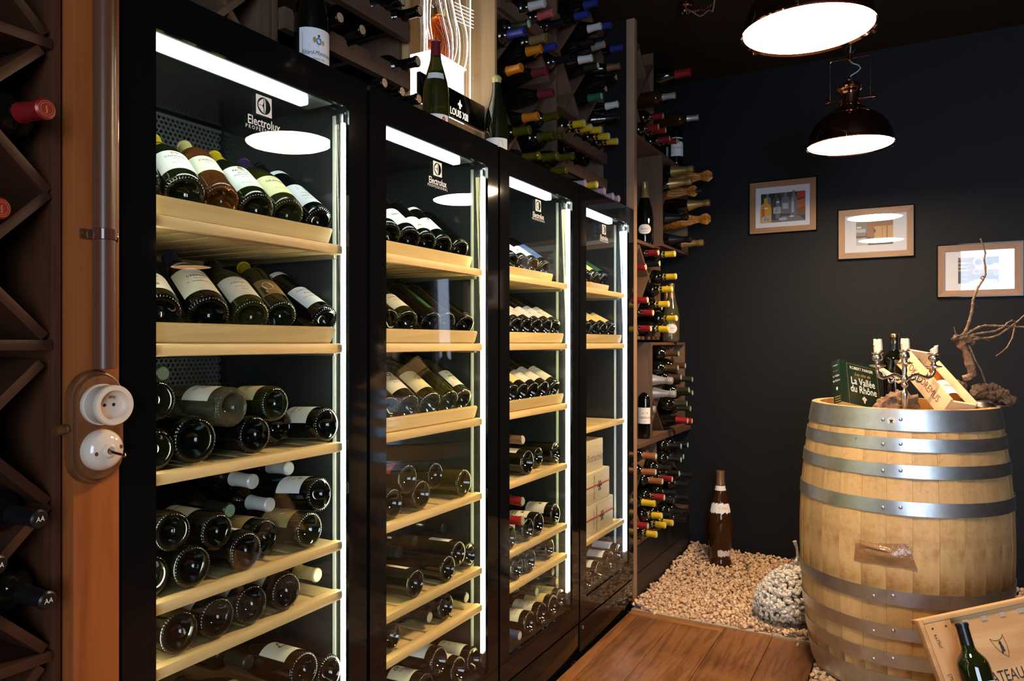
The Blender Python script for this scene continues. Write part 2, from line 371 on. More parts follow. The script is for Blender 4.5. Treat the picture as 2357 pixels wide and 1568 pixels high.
# label styles: paper colour, z0, z1, half angle, rows
STY = {
 'plain': (CRM, .03, .105, 1.05, [('GRAND VIN', .085, .009, 0), ('Domaine', .068, .008, 0, .3)] ),
 'plainw': (WHT, .03, .105, 1.05, [('CUVÉE', .085, .009, 0), ('Récolte', .068, .007, 0, .3), ('#ell', 0, .050, .006, .006, 2)]),
 'cond': (WHT, .035, .125, 1.1, [('#ell', 0, .113, .008, .006, 2), ('CONDRIEU', .095, .0105, 0), ('VERNAY', .083, .006, 0), ('Mis en bouteille', .062, .0055, 0, .3), ('2014', .072, .005, 0)]),
 'chat': ((.84, .84, .62), .075, .15, 1.05, [('Château', .128, .014, 0, .4), ('Yquem', .113, .008, 0, .4), ('#rect', 0, .0775, .036, .0005, 2)]),
 'faiv': ((.84, .86, .76), .035, .14, 1.1, [('#ell', 0, .131, .006, .007, 2), ('FAIVELEY', .117, .012, 0), ('BÂTARD', .103, .0085, 0), ('MONTRACHET', .093, .0085, 0), ('Grand Cru', .082, .006, 0, .3), ('Mis en bouteille au domaine', .055, .0045, 0, .3)]),
 'gran': ((.84, .78, .42), .035, .125, 1.1, [('DOMAINE', .113, .006, 0), ('GRANGE', .098, .013, 0), ('Mis en bouteille', .06, .005, 0, .3), ('#rect', 0, .085, .03, .0004, 2)]),
 'lila': ((.80, .80, .84), .035, .125, 1.05, [('#rect', 0, .105, .011, .009, 3), ('CHARMES', .082, .007, 0), ('GRAND CRU', .068, .0075, 0), ('ÎLE DE VERGELESSES', .054, .0045, 0)]),
 'lerm': (CRM, .03, .135, 1.1, [('#ell', 0, .122, .02, .011, 4), ("L'ERMITE", .098, .012, 0), ('M. CHAPOUTIER', .072, .008, 0), ('Ermitage', .085, .006, 0, .3)]),
 'chor': (CRM, .03, .125, 1.1, [('#rect', 0, .119, .04, .006, 4), ('Chorey-lès', .094, .012, 0, .4), ('MIS EN BOUTEILLE', .074, .005, 0), ('Grand', .06, .007, 0)]),
 'pict': ((.30, .17, .05), .045, .125, .85, [('#ell', -.008, .09, .012, .02, 4), ('#ell', .012, .08, .012, .014, 2), ('#ell', .0, .062, .02, .008, 4), ('#rect', -.022, .07, .004, .02, 0)]),
 'drou': (WHT, .035, .115, 1.05, [('Joseph Drouhin', .100, .009, 0, .4), ('Beaune', .084, .010, 1), ('Clos des Mouches', .068, .0085, 1), ('—', .055, .005, 0)]),
 'yel': (YEL, .03, .10, 1.1, [('MIS EN', .085, .006, 0), ('GRAND CRU', .07, .008, 0)]),
 'fran': ((.72, .70, .62), .06, .14, .75, [('FRANC', .115, .012, 0), ('Haut Médoc', .098, .005, 0)]),
 'chas': (CRM, .035, .115, 1.1, [('CHASSAGNE', .098, .010, 0), ('MONTRACHET', .085, .006, 0), ('#ell', 0, .062, .008, .008, 2), ('#rect', 0, .062, .004, .004, 0)]),
 'dbig': ((.80, .76, .58), .03, .115, 1.0, [('D', .085, .04, 0, .4, 1.1), ('Domaine', .052, .006, 0), ('—————', .043, .004, 0)]),
 'chie': (CRM, .04, .125, 1.0, [('#ell', -.004, .112, .009, .007, 0), ('#rect', -.003, .103, .0012, .006, 0), ('Chiesa', .087, .014, 0, .1), ('Clos Ven', .073, .008, 0)]),
 'tav': ((.84, .70, .36), .035, .125, 1.0, [('T', .09, .045, 2, .3, .6), ('Tavis', .084, .015, 0, .3)]),
 'pum': (CRM, .035, .12, .7, [('PU', .105, .016, 0), ('MO', .086, .016, 0), ('TE', .067, .016, 0)]),
 'terr': ((.83, .84, .86), .035, .125, 1.05, [('#rect', 0, .113, .008, .005, 3), ('TERRA DI', .09, .012, 0), ('riserva', .075, .006, 0)]),
 'coll': (WHT, .05, .125, 1.0, [('COLLI', .10, .012, 0), ('#ell', 0, .115, .004, .005, 0), ('rosso', .087, .006, 0)]),
 'blue': ((.10, .20, .48), .035, .14, 1.1, [('#rect', 0, .11, .02, .01, 4), ('BRUT', .085, .01, 4), ('Côtes', .065, .007, 4)]),
 'roma': (WHT, .035, .12, 1.0, [('ROMANÉE', .10, .011, 0), ('Conti', .085, .008, 0, .2), ('#ell', 0, .06, .006, .006, 2)]),
 'tach': ((.84, .80, .68), .035, .12, 1.0, [('LA TÂCHE', .10, .011, 0), ('Grand Cru', .08, .006, 0)]),
 'redd': (CRM, .035, .12, 1.0, [('Rouge', .105, .011, 1, .2), ('#ell', 0, .07, .012, .010, 1)]),
 'mono': (CRM, .035, .125, 1.0, [('&S', .112, .013, 0, .2, 1), ('Chambolle', .09, .007, 0, .3), ('2012', .07, .006, 0)]),
 'ylab': ((.80, .66, .25), .035, .12, 1.0, [('BRAUN', .10, .009, 0), ('Riesling', .085, .007, 0, .2)]),
 'grnl': ((.03, .10, .04), .03, .15, 1.2, [('#rect', 0, .135, .03, .003, 4), ('#rect', 0, .045, .03, .003, 2)]),
 'goldart': ((.36, .26, .10), .035, .12, 1.0, [('SAUVAGE', .10, .008, 4), ('#ell', .006, .07, .016, .012, 4)]),
 'bord': ((.70, .55, .22), .03, .11, 1.1, [('#rect', 0, .10, .035, .0008, 0), ('#rect', 0, .04, .035, .0008, 0), ('MOREY', .08, .009, 0), ('SAINT DENIS', .065, .006, 0)]),
 'paul': ((.80, .74, .52), .03, .11, 1.05, [('Le Rouge', .085, .009, 0, .4), ('PAUL JABOULET', .05, .007, 0), ('vin', .07, .006, 0)]),
 'dred': ((.22, .03, .02), .035, .11, 1.0, [('#ell', 0, .07, .015, .02, 2)]),
 'dom': (CRM, .035, .11, 1.1, [('#ell', -.012, .096, .008, .006, 0), ('Clos Ver', .078, .014, 0), ('de Loire', .063, .006, 0)]),
}
NB = [0]; BOT = []
SOLVE = {0: (-.007, -.027, .005, -.758, .385, .527), 1: (-.001, -.004, 0, -.78, .312, .543), 2: (-.001, -.002, .001, -.783, .302, .544), 3: (.003, .009, -.003, -.79, .271, .55), 4: (.003, .01, -.001, -.793, .267, .548), 5: (.003, .022, -.003, -.822, .135, .553), 8: (0, -.001, 0, -.831, .322, .454), 9: (-.004, -.018, .004, -.819, .366, .442), 10: (.003, .025, -.004, -.882, .085, .463), 11: (0, -.001, .002, -1, .003, -.023), 12: (0, 0, 0, -.999, 0, -.043), 13: (0, -.006, .002, -.99, .139, -.036), 15: (0, .009, .009, -1, -.028, -.001), 16: (0, -.004, .002, -.997, .064, -.038), 17: (0, .004, .005, -.999, .041, -.035), 18: (0, -.002, .003, -.999, .003, -.041), 19: (-.003, .001, .003, -.999, .002, -.041), 20: (-.002, -.016, .003, -.999, .033, -.042), 21: (-.002, -.007, .016, -.994, .101, -.031), 22: (-.008, .006, .001, -.999, .045, -.031), 23: (0, -.002, .012, -1, .022, -.009), 24: (-.006, .002, 0, -1, -.004, -.018), 25: (0, 0, .005, 1, .002, -.001), 26: (.001, .014, .017, 1, -.019, -.024), 27: (0, 0, .003, -.999, 0, -.041), 29: (.001, -.002, .002, -.999, -.005, -.041), 30: (.001, .002, -.003, -.996, .002, -.09), 31: (-.002, 0, .01, 1, -.001, -.002), 32: (-.006, -.001, .003, -.998, .054, -.041), 33: (-.005, -.001, .003, -.998, .054, -.041), 34: (-.004, .002, .003, -.998, .051, -.041), 35: (-.003, 0, .003, -.998, .053, -.041), 36: (0, 0, .001, 1, 0, -.002), 37: (-.001, 0, .003, -.999, 0, -.041), 38: (0, 0, .003, -.999, 0, -.041), 39: (0, 0, .003, -.998, .052, -.041), 40: (-.001, -.002, 0, 1, -.003, .001), 41: (.001, .003, -.001, -.997, .067, -.048), 42: (0, 0, .003, -.999, 0, -.041), 43: (-.001, -.004, .001, -.779, .314, .542), 44: (.001, .004, -.001, -.787, .286, .547), 45: (-.002, -.007, .001, -.778, .318, .541), 46: (-.001, -.004, .001, -.782, .306, .544), 47: (.004, .002, -.003, -.794, .253, .552), 48: (0, -.001, 0, -.848, .245, .469), 49: (0, .001, 0, -.849, .241, .47), 50: (-.003, -.011, .002, -.841, .277, .465), 51: (-.008, -.033, .004, -.831, .313, .46), 52: (.006, -.041, -.003, -.847, .252, .468), 53: (-.001, -.003, 0, -.847, .221, .484), 54: (.001, .003, 0, -.85, .202, .486), 56: (-.001, -.004, .001, -.846, .226, .483), 57: (-.002, -.038, .001, -.84, .255, .48), 58: (0, -.003, .002, -.999, -.001, -.037), 59: (0, .002, .004, -.999, 0, -.043), 60: (0, .001, .003, -.999, 0, -.04), 61: (0, 0, 0, -.999, 0, -.043), 62: (0, 0, .003, -.999, 0, -.041), 63: (0, 0, .002, -1, .001, -.023), 64: (0, -.004, -.001, 1, .006, .001), 65: (0, .003, .001, 1, -.006, 0), 66: (.001, -.006, .001, -1, -.008, -.019), 67: (0, -.018, .011, -.999, -.004, -.033), 68: (.001, .017, 0, -1, -.015, -.019), 69: (-.003, .006, .033, 1, -.006, -.027), 70: (0, 0, .003, -.999, 0, -.041), 71: (0, -.005, .025, 1, .007, -.029), 72: (0, .003, .002, -1, .008, -.024), 73: (.001, 0, .048, .998, 0, -.057), 74: (0, -.005, -.004, -.999, .004, -.041), 75: (0, .005, .004, -.999, -.004, -.047), 76: (0, 0, 0, -.999, 0, -.044), 77: (-.001, -.001, 0, -.999, .001, -.044), 82: (0, -.001, 0, -.878, .096, .469), 83: (0, -.002, 0, -.878, .096, .469), 84: (0, .003, 0, -.879, .084, .47), 85: (0, -.005, 0, -.877, .108, .469), 86: (-.001, -.029, 0, -.871, .162, .463), 87: (0, -.001, 0, -.894, .097, .438), 88: (0, .001, 0, -.894, .091, .439), 92: (.001, -.003, .016, 1, .003, -.019), 93: (-.003, .001, -.002, -1, .002, -.007), 94: (0, 0, .002, -1, 0, -.023), 95: (0, 0, .003, -.999, 0, -.041), 96: (.001, -.009, .001, -.999, -.013, -.035), 97: (-.011, -.021, -.008, 1, .027, .018), 98: (0, .026, .041, .999, -.027, -.046), 99: (.001, .011, 0, -1, .005, -.026), 100: (0, .003, .003, -.999, .004, -.041), 101: (0, 0, .003, -.999, 0, -.041), 102: (0, 0, .003, -.999, 0, -.041), 103: (0, 0, .003, -.999, 0, -.041), 104: (0, -.013, -.053, .998, .026, .054), 105: (.004, -.024, .018, -1, -.026, -.009), 106: (-.003, .023, .003, -.999, -.032, -.03), 108: (0, 0, 0, -.999, 0, -.044), 110: (0, 0, 0, -.999, 0, -.044), 111: (0, -.001, 0, -.999, .003, -.044), 112: (.001, .011, -.007, 1, -.019, .013), 113: (-.007, -.004, -.001, -.999, .013, -.047), 116: (-.001, -.02, 0, -.845, .087, .528), 121: (0, 0, 0, -.999, 0, -.044), 122: (0, 0, 0, -.999, 0, -.044), 123: (0, -.013, .009, -.999, -.02, -.03), 124: (-.004, -.022, -.041, -.999, .035, .033), 125: (-.003, .006, .018, -.999, .031, -.024), 126: (-.007, .06, .014, .998, .045, -.037), 127: (-.003, .024, .025, .983, .161, -.085), 128: (-.002, .011, .022, .976, .204, -.07), 129: (-.003, .021, .033, .98, .167, -.107), 130: (-.005, .036, .021, .989, .125, -.078), 131: (0, 0, .001, .999, 0, .035), 132: (0, 0, .001, .999, 0, .035), 133: (.002, -.045, .008, .997, .062, .035), 134: (-.003, -.05, .006, .999, .033, .032), 135: (0, -.032, .001, .999, .038, .035), 136: (.002, -.05, .001, .997, .066, .033), 137: (.002, -.061, .003, .998, .053, .036), 138: (-.005, -.051, .013, .999, .013, .031), 142: (-.009, 0, -.025, .999, 0, .04), 143: (.001, .028, -.035, .998, -.047, .035), 144: (0, 0, -.005, 1, 0, .023), 145: (.005, .001, -.039, 1, .008, .007), 146: (-.004, -.003, .014, 1, .004, -.002), 147: (0, .02, -.007, .999, -.043, .01), 148: (0, .001, .004, 1, .007, -.003), 149: (0, -.013, .009, 1, .025, .007), 150: (0, .016, -.01, 1, -.015, .023), 151: (0, .008, -.007, .999, -.013, .031), 152: (0, -.005, -.001, 1, .009, .019), 153: (0, -.022, .002, 1, .028, .012), 154: (0, -.025, 0, .999, .031, .017), 158: (.002, -.033, -.013, .996, .074, .043), 159: (.001, .047, 0, .995, -.099, .017), 160: (0, -.006, .007, 1, .014, -.001), 161: (0, .004, 0, 1, -.007, .018), 162: (0, -.004, -.002, 1, .006, .019), 163: (0, -.003, -.007, .999, .009, .037), 164: (0, .008, .007, 1, -.019, .001), 165: (.001, .016, -.031, .996, -.038, .085), 167: (.012, -.095, -.04, .987, .161, 0), 168: (0, -.004, .004, 1, .011, .007), 169: (0, -.026, .015, .998, .064, -.012), 170: (0, -.012, .003, 1, -.006, -.001), 172: (.001, -.039, .007, .996, .084, -.001), 173: (0, .015, .014, .999, -.022, -.027), 174: (0, -.008, -.007, .999, .019, .034), 175: (.001, -.013, -.026, .996, .031, .08), 176: (0, .007, -.001, 1, -.017, .02), 177: (.001, -.035, .003, .997, .079, .011), 178: (-.006, -.053, -.041, .998, .026, .051), 179: (0, -.01, .007, 1, .031, -.008), 180: (-.001, -.012, .004, .999, .035, .022), 181: (.008, -.056, .04, .989, .129, -.074), 182: (.01, -.021, .045, .994, .041, -.101), 183: (.006, -.024, .035, .995, .05, -.081), 184: (0, 0, .008, 1, 0, -.013), 187: (0, -.007, 0, 1, .012, 0), 188: (0, .007, 0, 1, -.012, 0), 189: (-.002, -.002, -.032, -.988, -.042, .146), 190: (-.003, .013, -.024, -.992, -.065, .11), 191: (-.003, .032, -.023, -.994, -.047, .098), 192: (0, .06, 0, -.999, -.046, 0), 194: (.006, -.074, .002, .992, .13, -.003), 196: (.001, -.027, .037, .999, .031, -.042), 197: (0, -.016, .011, .999, .021, -.026), 199: (0, -.025, -.025, 1, .004, .029), 201: (0, .013, -.005, .999, -.029, .016), 202: (.001, -.018, -.016, .999, .041, .035), 203: (0, 0, .018, .999, 0, -.041), 205: (0, 0, .018, .999, 0, -.04), 206: (.001, .008, -.016, .999, -.023, .045), 209: (0, -.009, .012, 1, .02, -.022), 210: (.007, -.015, -.002, 1, .001, -.003), 212: (0, -.005, .008, 1, .004, -.013), 213: (.005, .027, .024, .999, -.032, -.032), 214: (-.007, -.04, .016, 1, .002, -.032), 215: (.001, .053, .028, 1, -.005, .001), 216: (.002, .008, -.006, 1, -.002, -.002), 217: (0, -.002, -.002, 1, .003, .003), 218: (0, .002, .001, 1, -.004, -.003), 219: (.009, .071, .002, .989, -.151, .005), 220: (.002, .036, .019, .998, -.057, -.035), 221: (-.003, -.007, .002, 1, -.003, .001), 222: (-.001, .05, -.046, 1, -.02, .021), 223: (-.004, -.02, .034, .999, .012, -.033), 224: (.003, .048, -.011, .998, -.057, -.01), 225: (0, .003, .017, 1, -.004, -.014), 226: (0, -.013, -.01, 1, .017, .011), 227: (0, -.004, .004, 1, .006, -.006), 228: (0, .011, -.01, 1, -.015, .014), 229: (0, -.006, .009, 1, .015, -.02), 230: (0, -.006, .004, 1, .012, -.008), 231: (-.086, -.011, -.005, .998, .066, -.004), 232: (0, .002, .019, 1, -.003, -.024), 233: (.005, .021, -.024, .997, -.053, .064), 234: (.003, .066, -.026, .997, -.07, .029), 235: (0, -.045, -.023, .998, .057, .026), 236: (.002, .03, .012, .998, -.044, -.037), 237: (0, .003, .001, 1, -.007, -.007), 238: (0, .016, .021, .999, -.024, -.043), 239: (.006, .042, -.019, 1, -.01, 0), 240: (-.003, .025, -.012, 1, .002, .003), 241: (-.003, .005, -.019, 1, 0, -.003), 242: (.006, -.022, -.015, 1, -.002, -.001), 243: (-.003, -.007, -.033, 1, -.001, .001), 244: (0, .004, .005, 1, -.008, -.01), 246: (-.003, .023, 0, 1, .005, 0), 247: (0, -.003, .017, 1, .003, -.021), 248: (0, .001, -.012, 1, 0, .008), 249: (.006, -.015, .046, .999, .012, -.032), 250: (-.006, -.013, -.002, .999, -.01, -.033), 251: (.004, .024, -.024, 1, -.007, .003), 252: (0, .007, .002, 1, -.016, -.001), 253: (.013, .077, -.013, 1, .006, -.004), 254: (0, .003, .021, 1, -.002, .006), 255: (0, -.011, -.029, 1, .026, .021), 256: (.001, -.003, .006, 1, .004, -.018), 257: (.001, -.01, .034, 1, .015, -.027), 258: (.001, -.047, .021, 1, .017, -.014), 259: (-.017, -.027, .016, 1, -.005, .001), 260: (.001, .002, -.012, 1, .003, .009), 261: (.003, .009, .01, 1, -.01, .008), 262: (0, .024, .016, 1, .001, -.001), 263: (-.009, -.017, .018, 1, -.005, -.002), 264: (-.001, -.031, .022, .999, .038, -.028)}
def settled(M, sc, kind):      # rest place of a bottle: base shift and axis found so that nothing passes through it
    i = NB[0]; BOT.append([kind, sc, M.copy(), None])
    if i not in SOLVE: return M
    dx, dy, dz, ax, ay, az = SOLVE[i]; A = Vector((M[0][2], M[1][2], M[2][2])); q = A.rotation_difference(Vector((ax, ay, az)).normalized())
    R = q.to_matrix().to_4x4() @ M.to_3x3().to_4x4(); R.translation = M.translation + Vector((dx, dy, dz)); return R
def bottle(kind, glass, M, label, group=None, cap=None, sty=None, roll=0.0, name=None, capz=None, wax=False, muselet=False, cork=False, end=None, band=False, sc=1.0, necklab=False):
    nm = name or ('champagne_bottle' if kind == 'cham' else 'wine_bottle')
    M = settled(M, sc, kind); t = thing(nm, label, 'bottle', M @ Matrix.Scale(sc, 4), group); BOT[-1][3] = t; NB[0] += 1
    put('bottle_glass', body_mesh(kind), glass, t)
    if cap:
        c = put('capsule', cap_mesh(kind, capz, wax, muselet), capm(cap), t); c['label'] = cap + ' capsule'
        if end: put('capsule_disc', disc_mesh(.0135, LEN[kind] + .0004), paper(end), c)
        if band:
            key = ('band', kind)
            if key not in BM:
                m = MB(); z = (capz or CAPZ[kind]) + .004; m.lathe([(rad_at(kind, z) + .0011, z), (rad_at(kind, z + .011) + .0011, z + .011)], 28)
                for i in range(7):
                    v, f = text2d('NE'[i % 2], .009, 0, .9); wrap(m, v, f, kind, z + .0055, i * .9, 1, .0016)
                BM[key] = m.mesh('band', True, mats=[capm('black'), paper((.6, .55, .4))])
            put('capsule_band', BM[key], None, c)
    if cork: put('cork', disc_mesh(.0118, LEN[kind] - .0002), M_cork, t)
    if sty:
        col, z0, z1, half, rows = STY[sty]
        if kind == 'demi': z0, z1 = z0 * .75, z1 * .75; rows = [(r[0], r[1] * .75, r[2] * .75, *r[3:]) if r[0][0] != '#' else (r[0], r[1], r[2] * .75, r[3] * .75, r[4] * .75, r[5]) for r in rows]
        R = Matrix.Rotation(roll, 4, 'Z')
        l = put('label', label_mesh(kind, z0, z1, half, oval=sty in ('oval', 'ovaly', 'pinkl')), paper(col), t, R)
        put('lettering', lettering_mesh(kind, rows, ('t', kind, sty)), None, l)
    if necklab:
        z = .182 if kind == 'burg' else .2; put('neck_label', label_mesh(kind, z - .012, z + .006, .8), paper(WHT), t, Matrix.Rotation(roll, 4, 'Z'))
    return t
def axis_mat(base, A, upv=(0, 0, 1)):
    A = Vector(A).normalized(); x = Vector(upv); x = x - A * x.dot(A)
    if x.length < 1e-4: x = Vector((1, 0, 0))
    x.normalize(); y = A.cross(x)
    return Matrix(((x.x, y.x, A.x, base[0]), (x.y, y.y, A.y, base[1]), (x.z, y.z, A.z, base[2]), (0, 0, 0, 1)))
def dirv(turn, tilt, s=-1):  # s=-1: neck points into the rack, turn towards +y; s=+1: neck points out
    t, u = math.radians(turn), math.radians(tilt); return Vector((s * math.cos(t) * math.cos(u), math.sin(t) * math.cos(u), math.sin(u)))

# ================================================================== the room
XL, XR, YB, YF, ZC = -1.75, 3.7, 4.22, -1.6, 2.737
XFRONT = -1.15                       # front plane of the wine cabinets
def slab(name, mat, *b): return struct(name, MB().box(*b).mesh(name), mat)
fl = slab('floor', pm('subfloor', (.05, .03, .02), .8), XL - .1, XR + .1, YF - .1, YB + .1, -.12, -.032)
slab('ceiling', M_ceil, XL - .1, XR + .1, YF - .1, YB + .1, ZC, ZC + .1)
slab('wall_left', M_wallblk, XL - .1, XL, YF, YB, -.03, ZC)
WX0, WX1, WZ0, WZ1 = .57, .76, 1.05, 1.78
m = MB(); m.box(XL - .1, WX0, YB, YB + .1, -.03, ZC); m.box(WX1, XR, YB, YB + .1, -.03, ZC); m.box(WX0, WX1, YB, YB + .1, -.03, WZ0); m.box(WX0, WX1, YB, YB + .1, WZ1, ZC)
struct('wall_back', m.mesh('wall_back'), M_wallblk)
slab('wall_right', M_wallblk, XR, XR + .1, YF, YB, -.03, ZC)
A0, A1, B0, B1 = .42, 2.28, .45, 2.45
m = MB(); m.box(XL - .1, A0, YF - .1, YF, -.03, ZC); m.box(A1, XR + .1, YF - .1, YF, -.03, ZC); m.box(A0, A1, YF - .1, YF, -.03, B0); m.box(A0, A1, YF - .1, YF, B1, ZC)
struct('wall_front', m.mesh('wall_front'), M_wallblk)
def window(name, x0, x1, z0, z1, y, nm):
    m = MB(); w = .03
    m.box(x0, x0 + w, y, y + .05, z0, z1); m.box(x1 - w, x1, y, y + .05, z0, z1); m.box(x0 + w, x1 - w, y, y + .05, z0, z0 + w); m.box(x0 + w, x1 - w, y, y + .05, z1 - w, z1)
    o = struct(name, m.mesh(name), pm('window_frame_grey', (.12, .12, .12), .4))
    for k in range(1, nm):
        x = x0 + (x1 - x0) * k / nm; put('mullion', MB().box(x - .03, x + .03, y, y + .05, z0 + w, z1 - w).mesh('mullion'), MATS['window_frame_grey'], o)
    for k in range(nm):
        a = x0 + (x1 - x0) * k / nm; b = x0 + (x1 - x0) * (k + 1) / nm
        put('pane', MB().box(a + .03, b - .03, y + .02, y + .026, z0 + w, z1 - w).mesh('pane'), M_pane, o)
window('window_1', A0, A1, B0, B1, YF - .08, 2)
window('window_2', WX0, WX1, WZ0, WZ1, YB + .03, 1)

# ------------------------------------------------------------------ floor boards (platform in front of the cabinets, gravel beyond)
PX1, PY1 = -.345, 3.185              # far edges of the boarded floor
random.seed(4)
def plank(x0, x1, y0, y1, mat=M_floor): put('plank', MB().box(x0 + .0012, x1 - .0012, y0 + .0012, y1 - .0012, -.03, random.uniform(-.001, .0006), .0015).mesh('plank', True, 30), mat, fl)
wood('floor_oak_cross', (.075, .028, .010), (.36, .155, .055), 'x', 2.6, .42, .38, .35)
plank(XFRONT + .008, XFRONT + .058, YF, 3.13)
plank(XFRONT + .008, -.72, 3.13, PY1, MATS['floor_oak_cross']); 
xs = [XFRONT + .058, -.925, -.72, -.525, PX1]
ends = {0: [YF, .4, 2.43, 3.13], 1: [YF, 1.1, 3.13], 2: [YF, .2, 2.0, PY1], 3: [YF, 1.5, PY1 - .015]}
for i in range(4):
    e = ends[i]
    for a, b in zip(e, e[1:]): plank(xs[i], xs[i + 1], a, b)
x = PX1; k = 0
while x < XR - .01:
    x2 = min(XR, x + .195); ym = random.uniform(-.6, 1.2)
    plank(x, x2, YF, ym); plank(x, x2, ym, 2.28); x = x2; k += 1

# ------------------------------------------------------------------ gravel
def ico():
    bm = bmesh.new(); bmesh.ops.create_icosphere(bm, subdivisions=1, radius=1); bm.verts.index_update()
    v = np.array([q.co[:] for q in bm.verts]); f = np.array([[q.index for q in p.verts] for p in bm.faces]); bm.free(); return v, f
def ico2():
    bm = bmesh.new(); bmesh.ops.create_icosphere(bm, subdivisions=2, radius=1); bm.verts.index_update()
    v = np.array([q.co[:] for q in bm.verts]); f = np.array([[q.index for q in p.verts] for p in bm.faces]); bm.free(); return v, f
def pebbles(name, pos, size, seed, hi=False):
    rg = np.random.default_rng(seed); V0, F0 = ico2() if hi else ico(); n = len(pos)
    variants = []
    for k in range(24):
        d = rg.normal(size=(8, 3)); d /= np.linalg.norm(d, axis=1)[:, None]
        v = V0.copy()
        for q in d:                                     # chop facets off a sphere: angular crushed stone
            h = rg.uniform(.42, .75); t = v @ q; v = v - np.outer(np.maximum(0, t - h), q)
        variants.append(v * np.array([1.15, .9, .72]) * rg.uniform(.85, 1.15, 3))
    q = rg.normal(size=(n, 4)); q /= np.linalg.norm(q, axis=1)[:, None]
    w, x, y, z = q.T
    R = np.stack([1 - 2 * (y * y + z * z), 2 * (x * y - z * w), 2 * (x * z + y * w), 2 * (x * y + z * w), 1 - 2 * (x * x + z * z), 2 * (y * z - x * w), 2 * (x * z - y * w), 2 * (y * z + x * w), 1 - 2 * (x * x + y * y)], 1).reshape(n, 3, 3)
    sz = size * rg.uniform(.65, 1.25, n); vi = rg.integers(0, 24, n)
    V = np.stack([variants[i] for i in vi]); V = np.einsum('nij,nkj->nki', R, V) * sz[:, None, None] + np.asarray(pos)[:, None, :]
    nv = len(V0); Fa = (F0[None] + (np.arange(n) * nv)[:, None, None]).reshape(-1)
    me = bpy.data.meshes.new(name); nf = n * len(F0)
    me.vertices.add(n * nv); me.vertices.foreach_set('co', V.reshape(-1)); me.loops.add(nf * 3); me.loops.foreach_set('vertex_index', Fa.astype(np.int32))
    me.polygons.add(nf); me.polygons.foreach_set('loop_start', (np.arange(nf) * 3).astype(np.int32))
    me.update(calc_edges=True); return me
def pebble_mat(name, c1, c2):
    m, nt, b = newmat(name); N = nt.nodes; L = nt.links
    g = N.new('ShaderNodeNewGeometry'); cr = N.new('ShaderNodeValToRGB'); cr.color_ramp.elements[0].color = (*c1, 1); cr.color_ramp.elements[1].color = (*c2, 1)
    L.new(g.outputs['Random Per Island'], cr.inputs[0]); L.new(cr.outputs[0], b.inputs['Base Color']); b.inputs['Roughness'].default_value = .75; return m
M_peb = pebble_mat('crushed_stone', (.44, .27, .155), (.72, .52, .35))
rg = np.random.default_rng(11)
def gz(x, y): return .004 + .018 * (0.5 + .5 * np.sin(x * 5 + y * 3)) + .03 * np.clip((y - 3.75) / .45, 0, 1) + .02 * np.clip((-1.0 - x) / .15, 0, 1)
P = []
n = 10500; px = rg.uniform(XFRONT + .005, .55, n); py = rg.uniform(PY1 + .012, YB - .02, n); P.append(np.stack([px, py], 1))
n = 7500; px = rg.uniform(PX1 + .012, .75, n); py = rg.uniform(2.3, PY1 + .02, n); P.append(np.stack([px, py], 1))
P = np.concatenate(P); keep = (P[:, 0] + .05) ** 2 + (P[:, 1] - 3.05) ** 2 > .262 ** 2; P = P[keep]
zz_ = gz(P[:, 0], P[:, 1]) + rg.uniform(-.012, .008, len(P)); bb_ = onz(1792, 1440, .03); rp_ = dep(1658, 790, 3.93)
for (cx_, cy_, rr_, zt_) in ((-.05, 3.05, .312, .019), (bb_.x + .01, bb_.y + .12, .135, .019), (rp_.x, rp_.y, .066, .019)):      # stones pressed down under barrel, bag and bottle
    q_ = np.hypot(P[:, 0] - cx_, P[:, 1] - cy_) < rr_; zz_[q_] = np.minimum(zz_[q_], zt_ + .002 - .0125)
pos = np.concatenate([P, zz_[:, None]], 1)
gr = put('gravel', pebbles('gravel', pos, .0106, 5, True), M_peb); tag(gr, 'bed of beige crushed stone between boarded floor and black wall', 'gravel', kind='stuff')
slab('gravel_bed', pm('gravel_fines', (.42, .30, .20), .9), XFRONT + .005, .8, PY1 + .006, YB, -.03, .001)
slab('gravel_bed', MATS['gravel_fines'], PX1 + .004, .8, 2.29, PY1 + .006, -.03, .001)
V2, F2 = ico2()
p = onz(1836, 1485, .008)
tag(put('stray_stone', pebbles('stray_stone', [(p.x, p.y, .009)], .018, 3, True), M_peb), 'single pale stone lying loose on the boarded floor', 'stone')

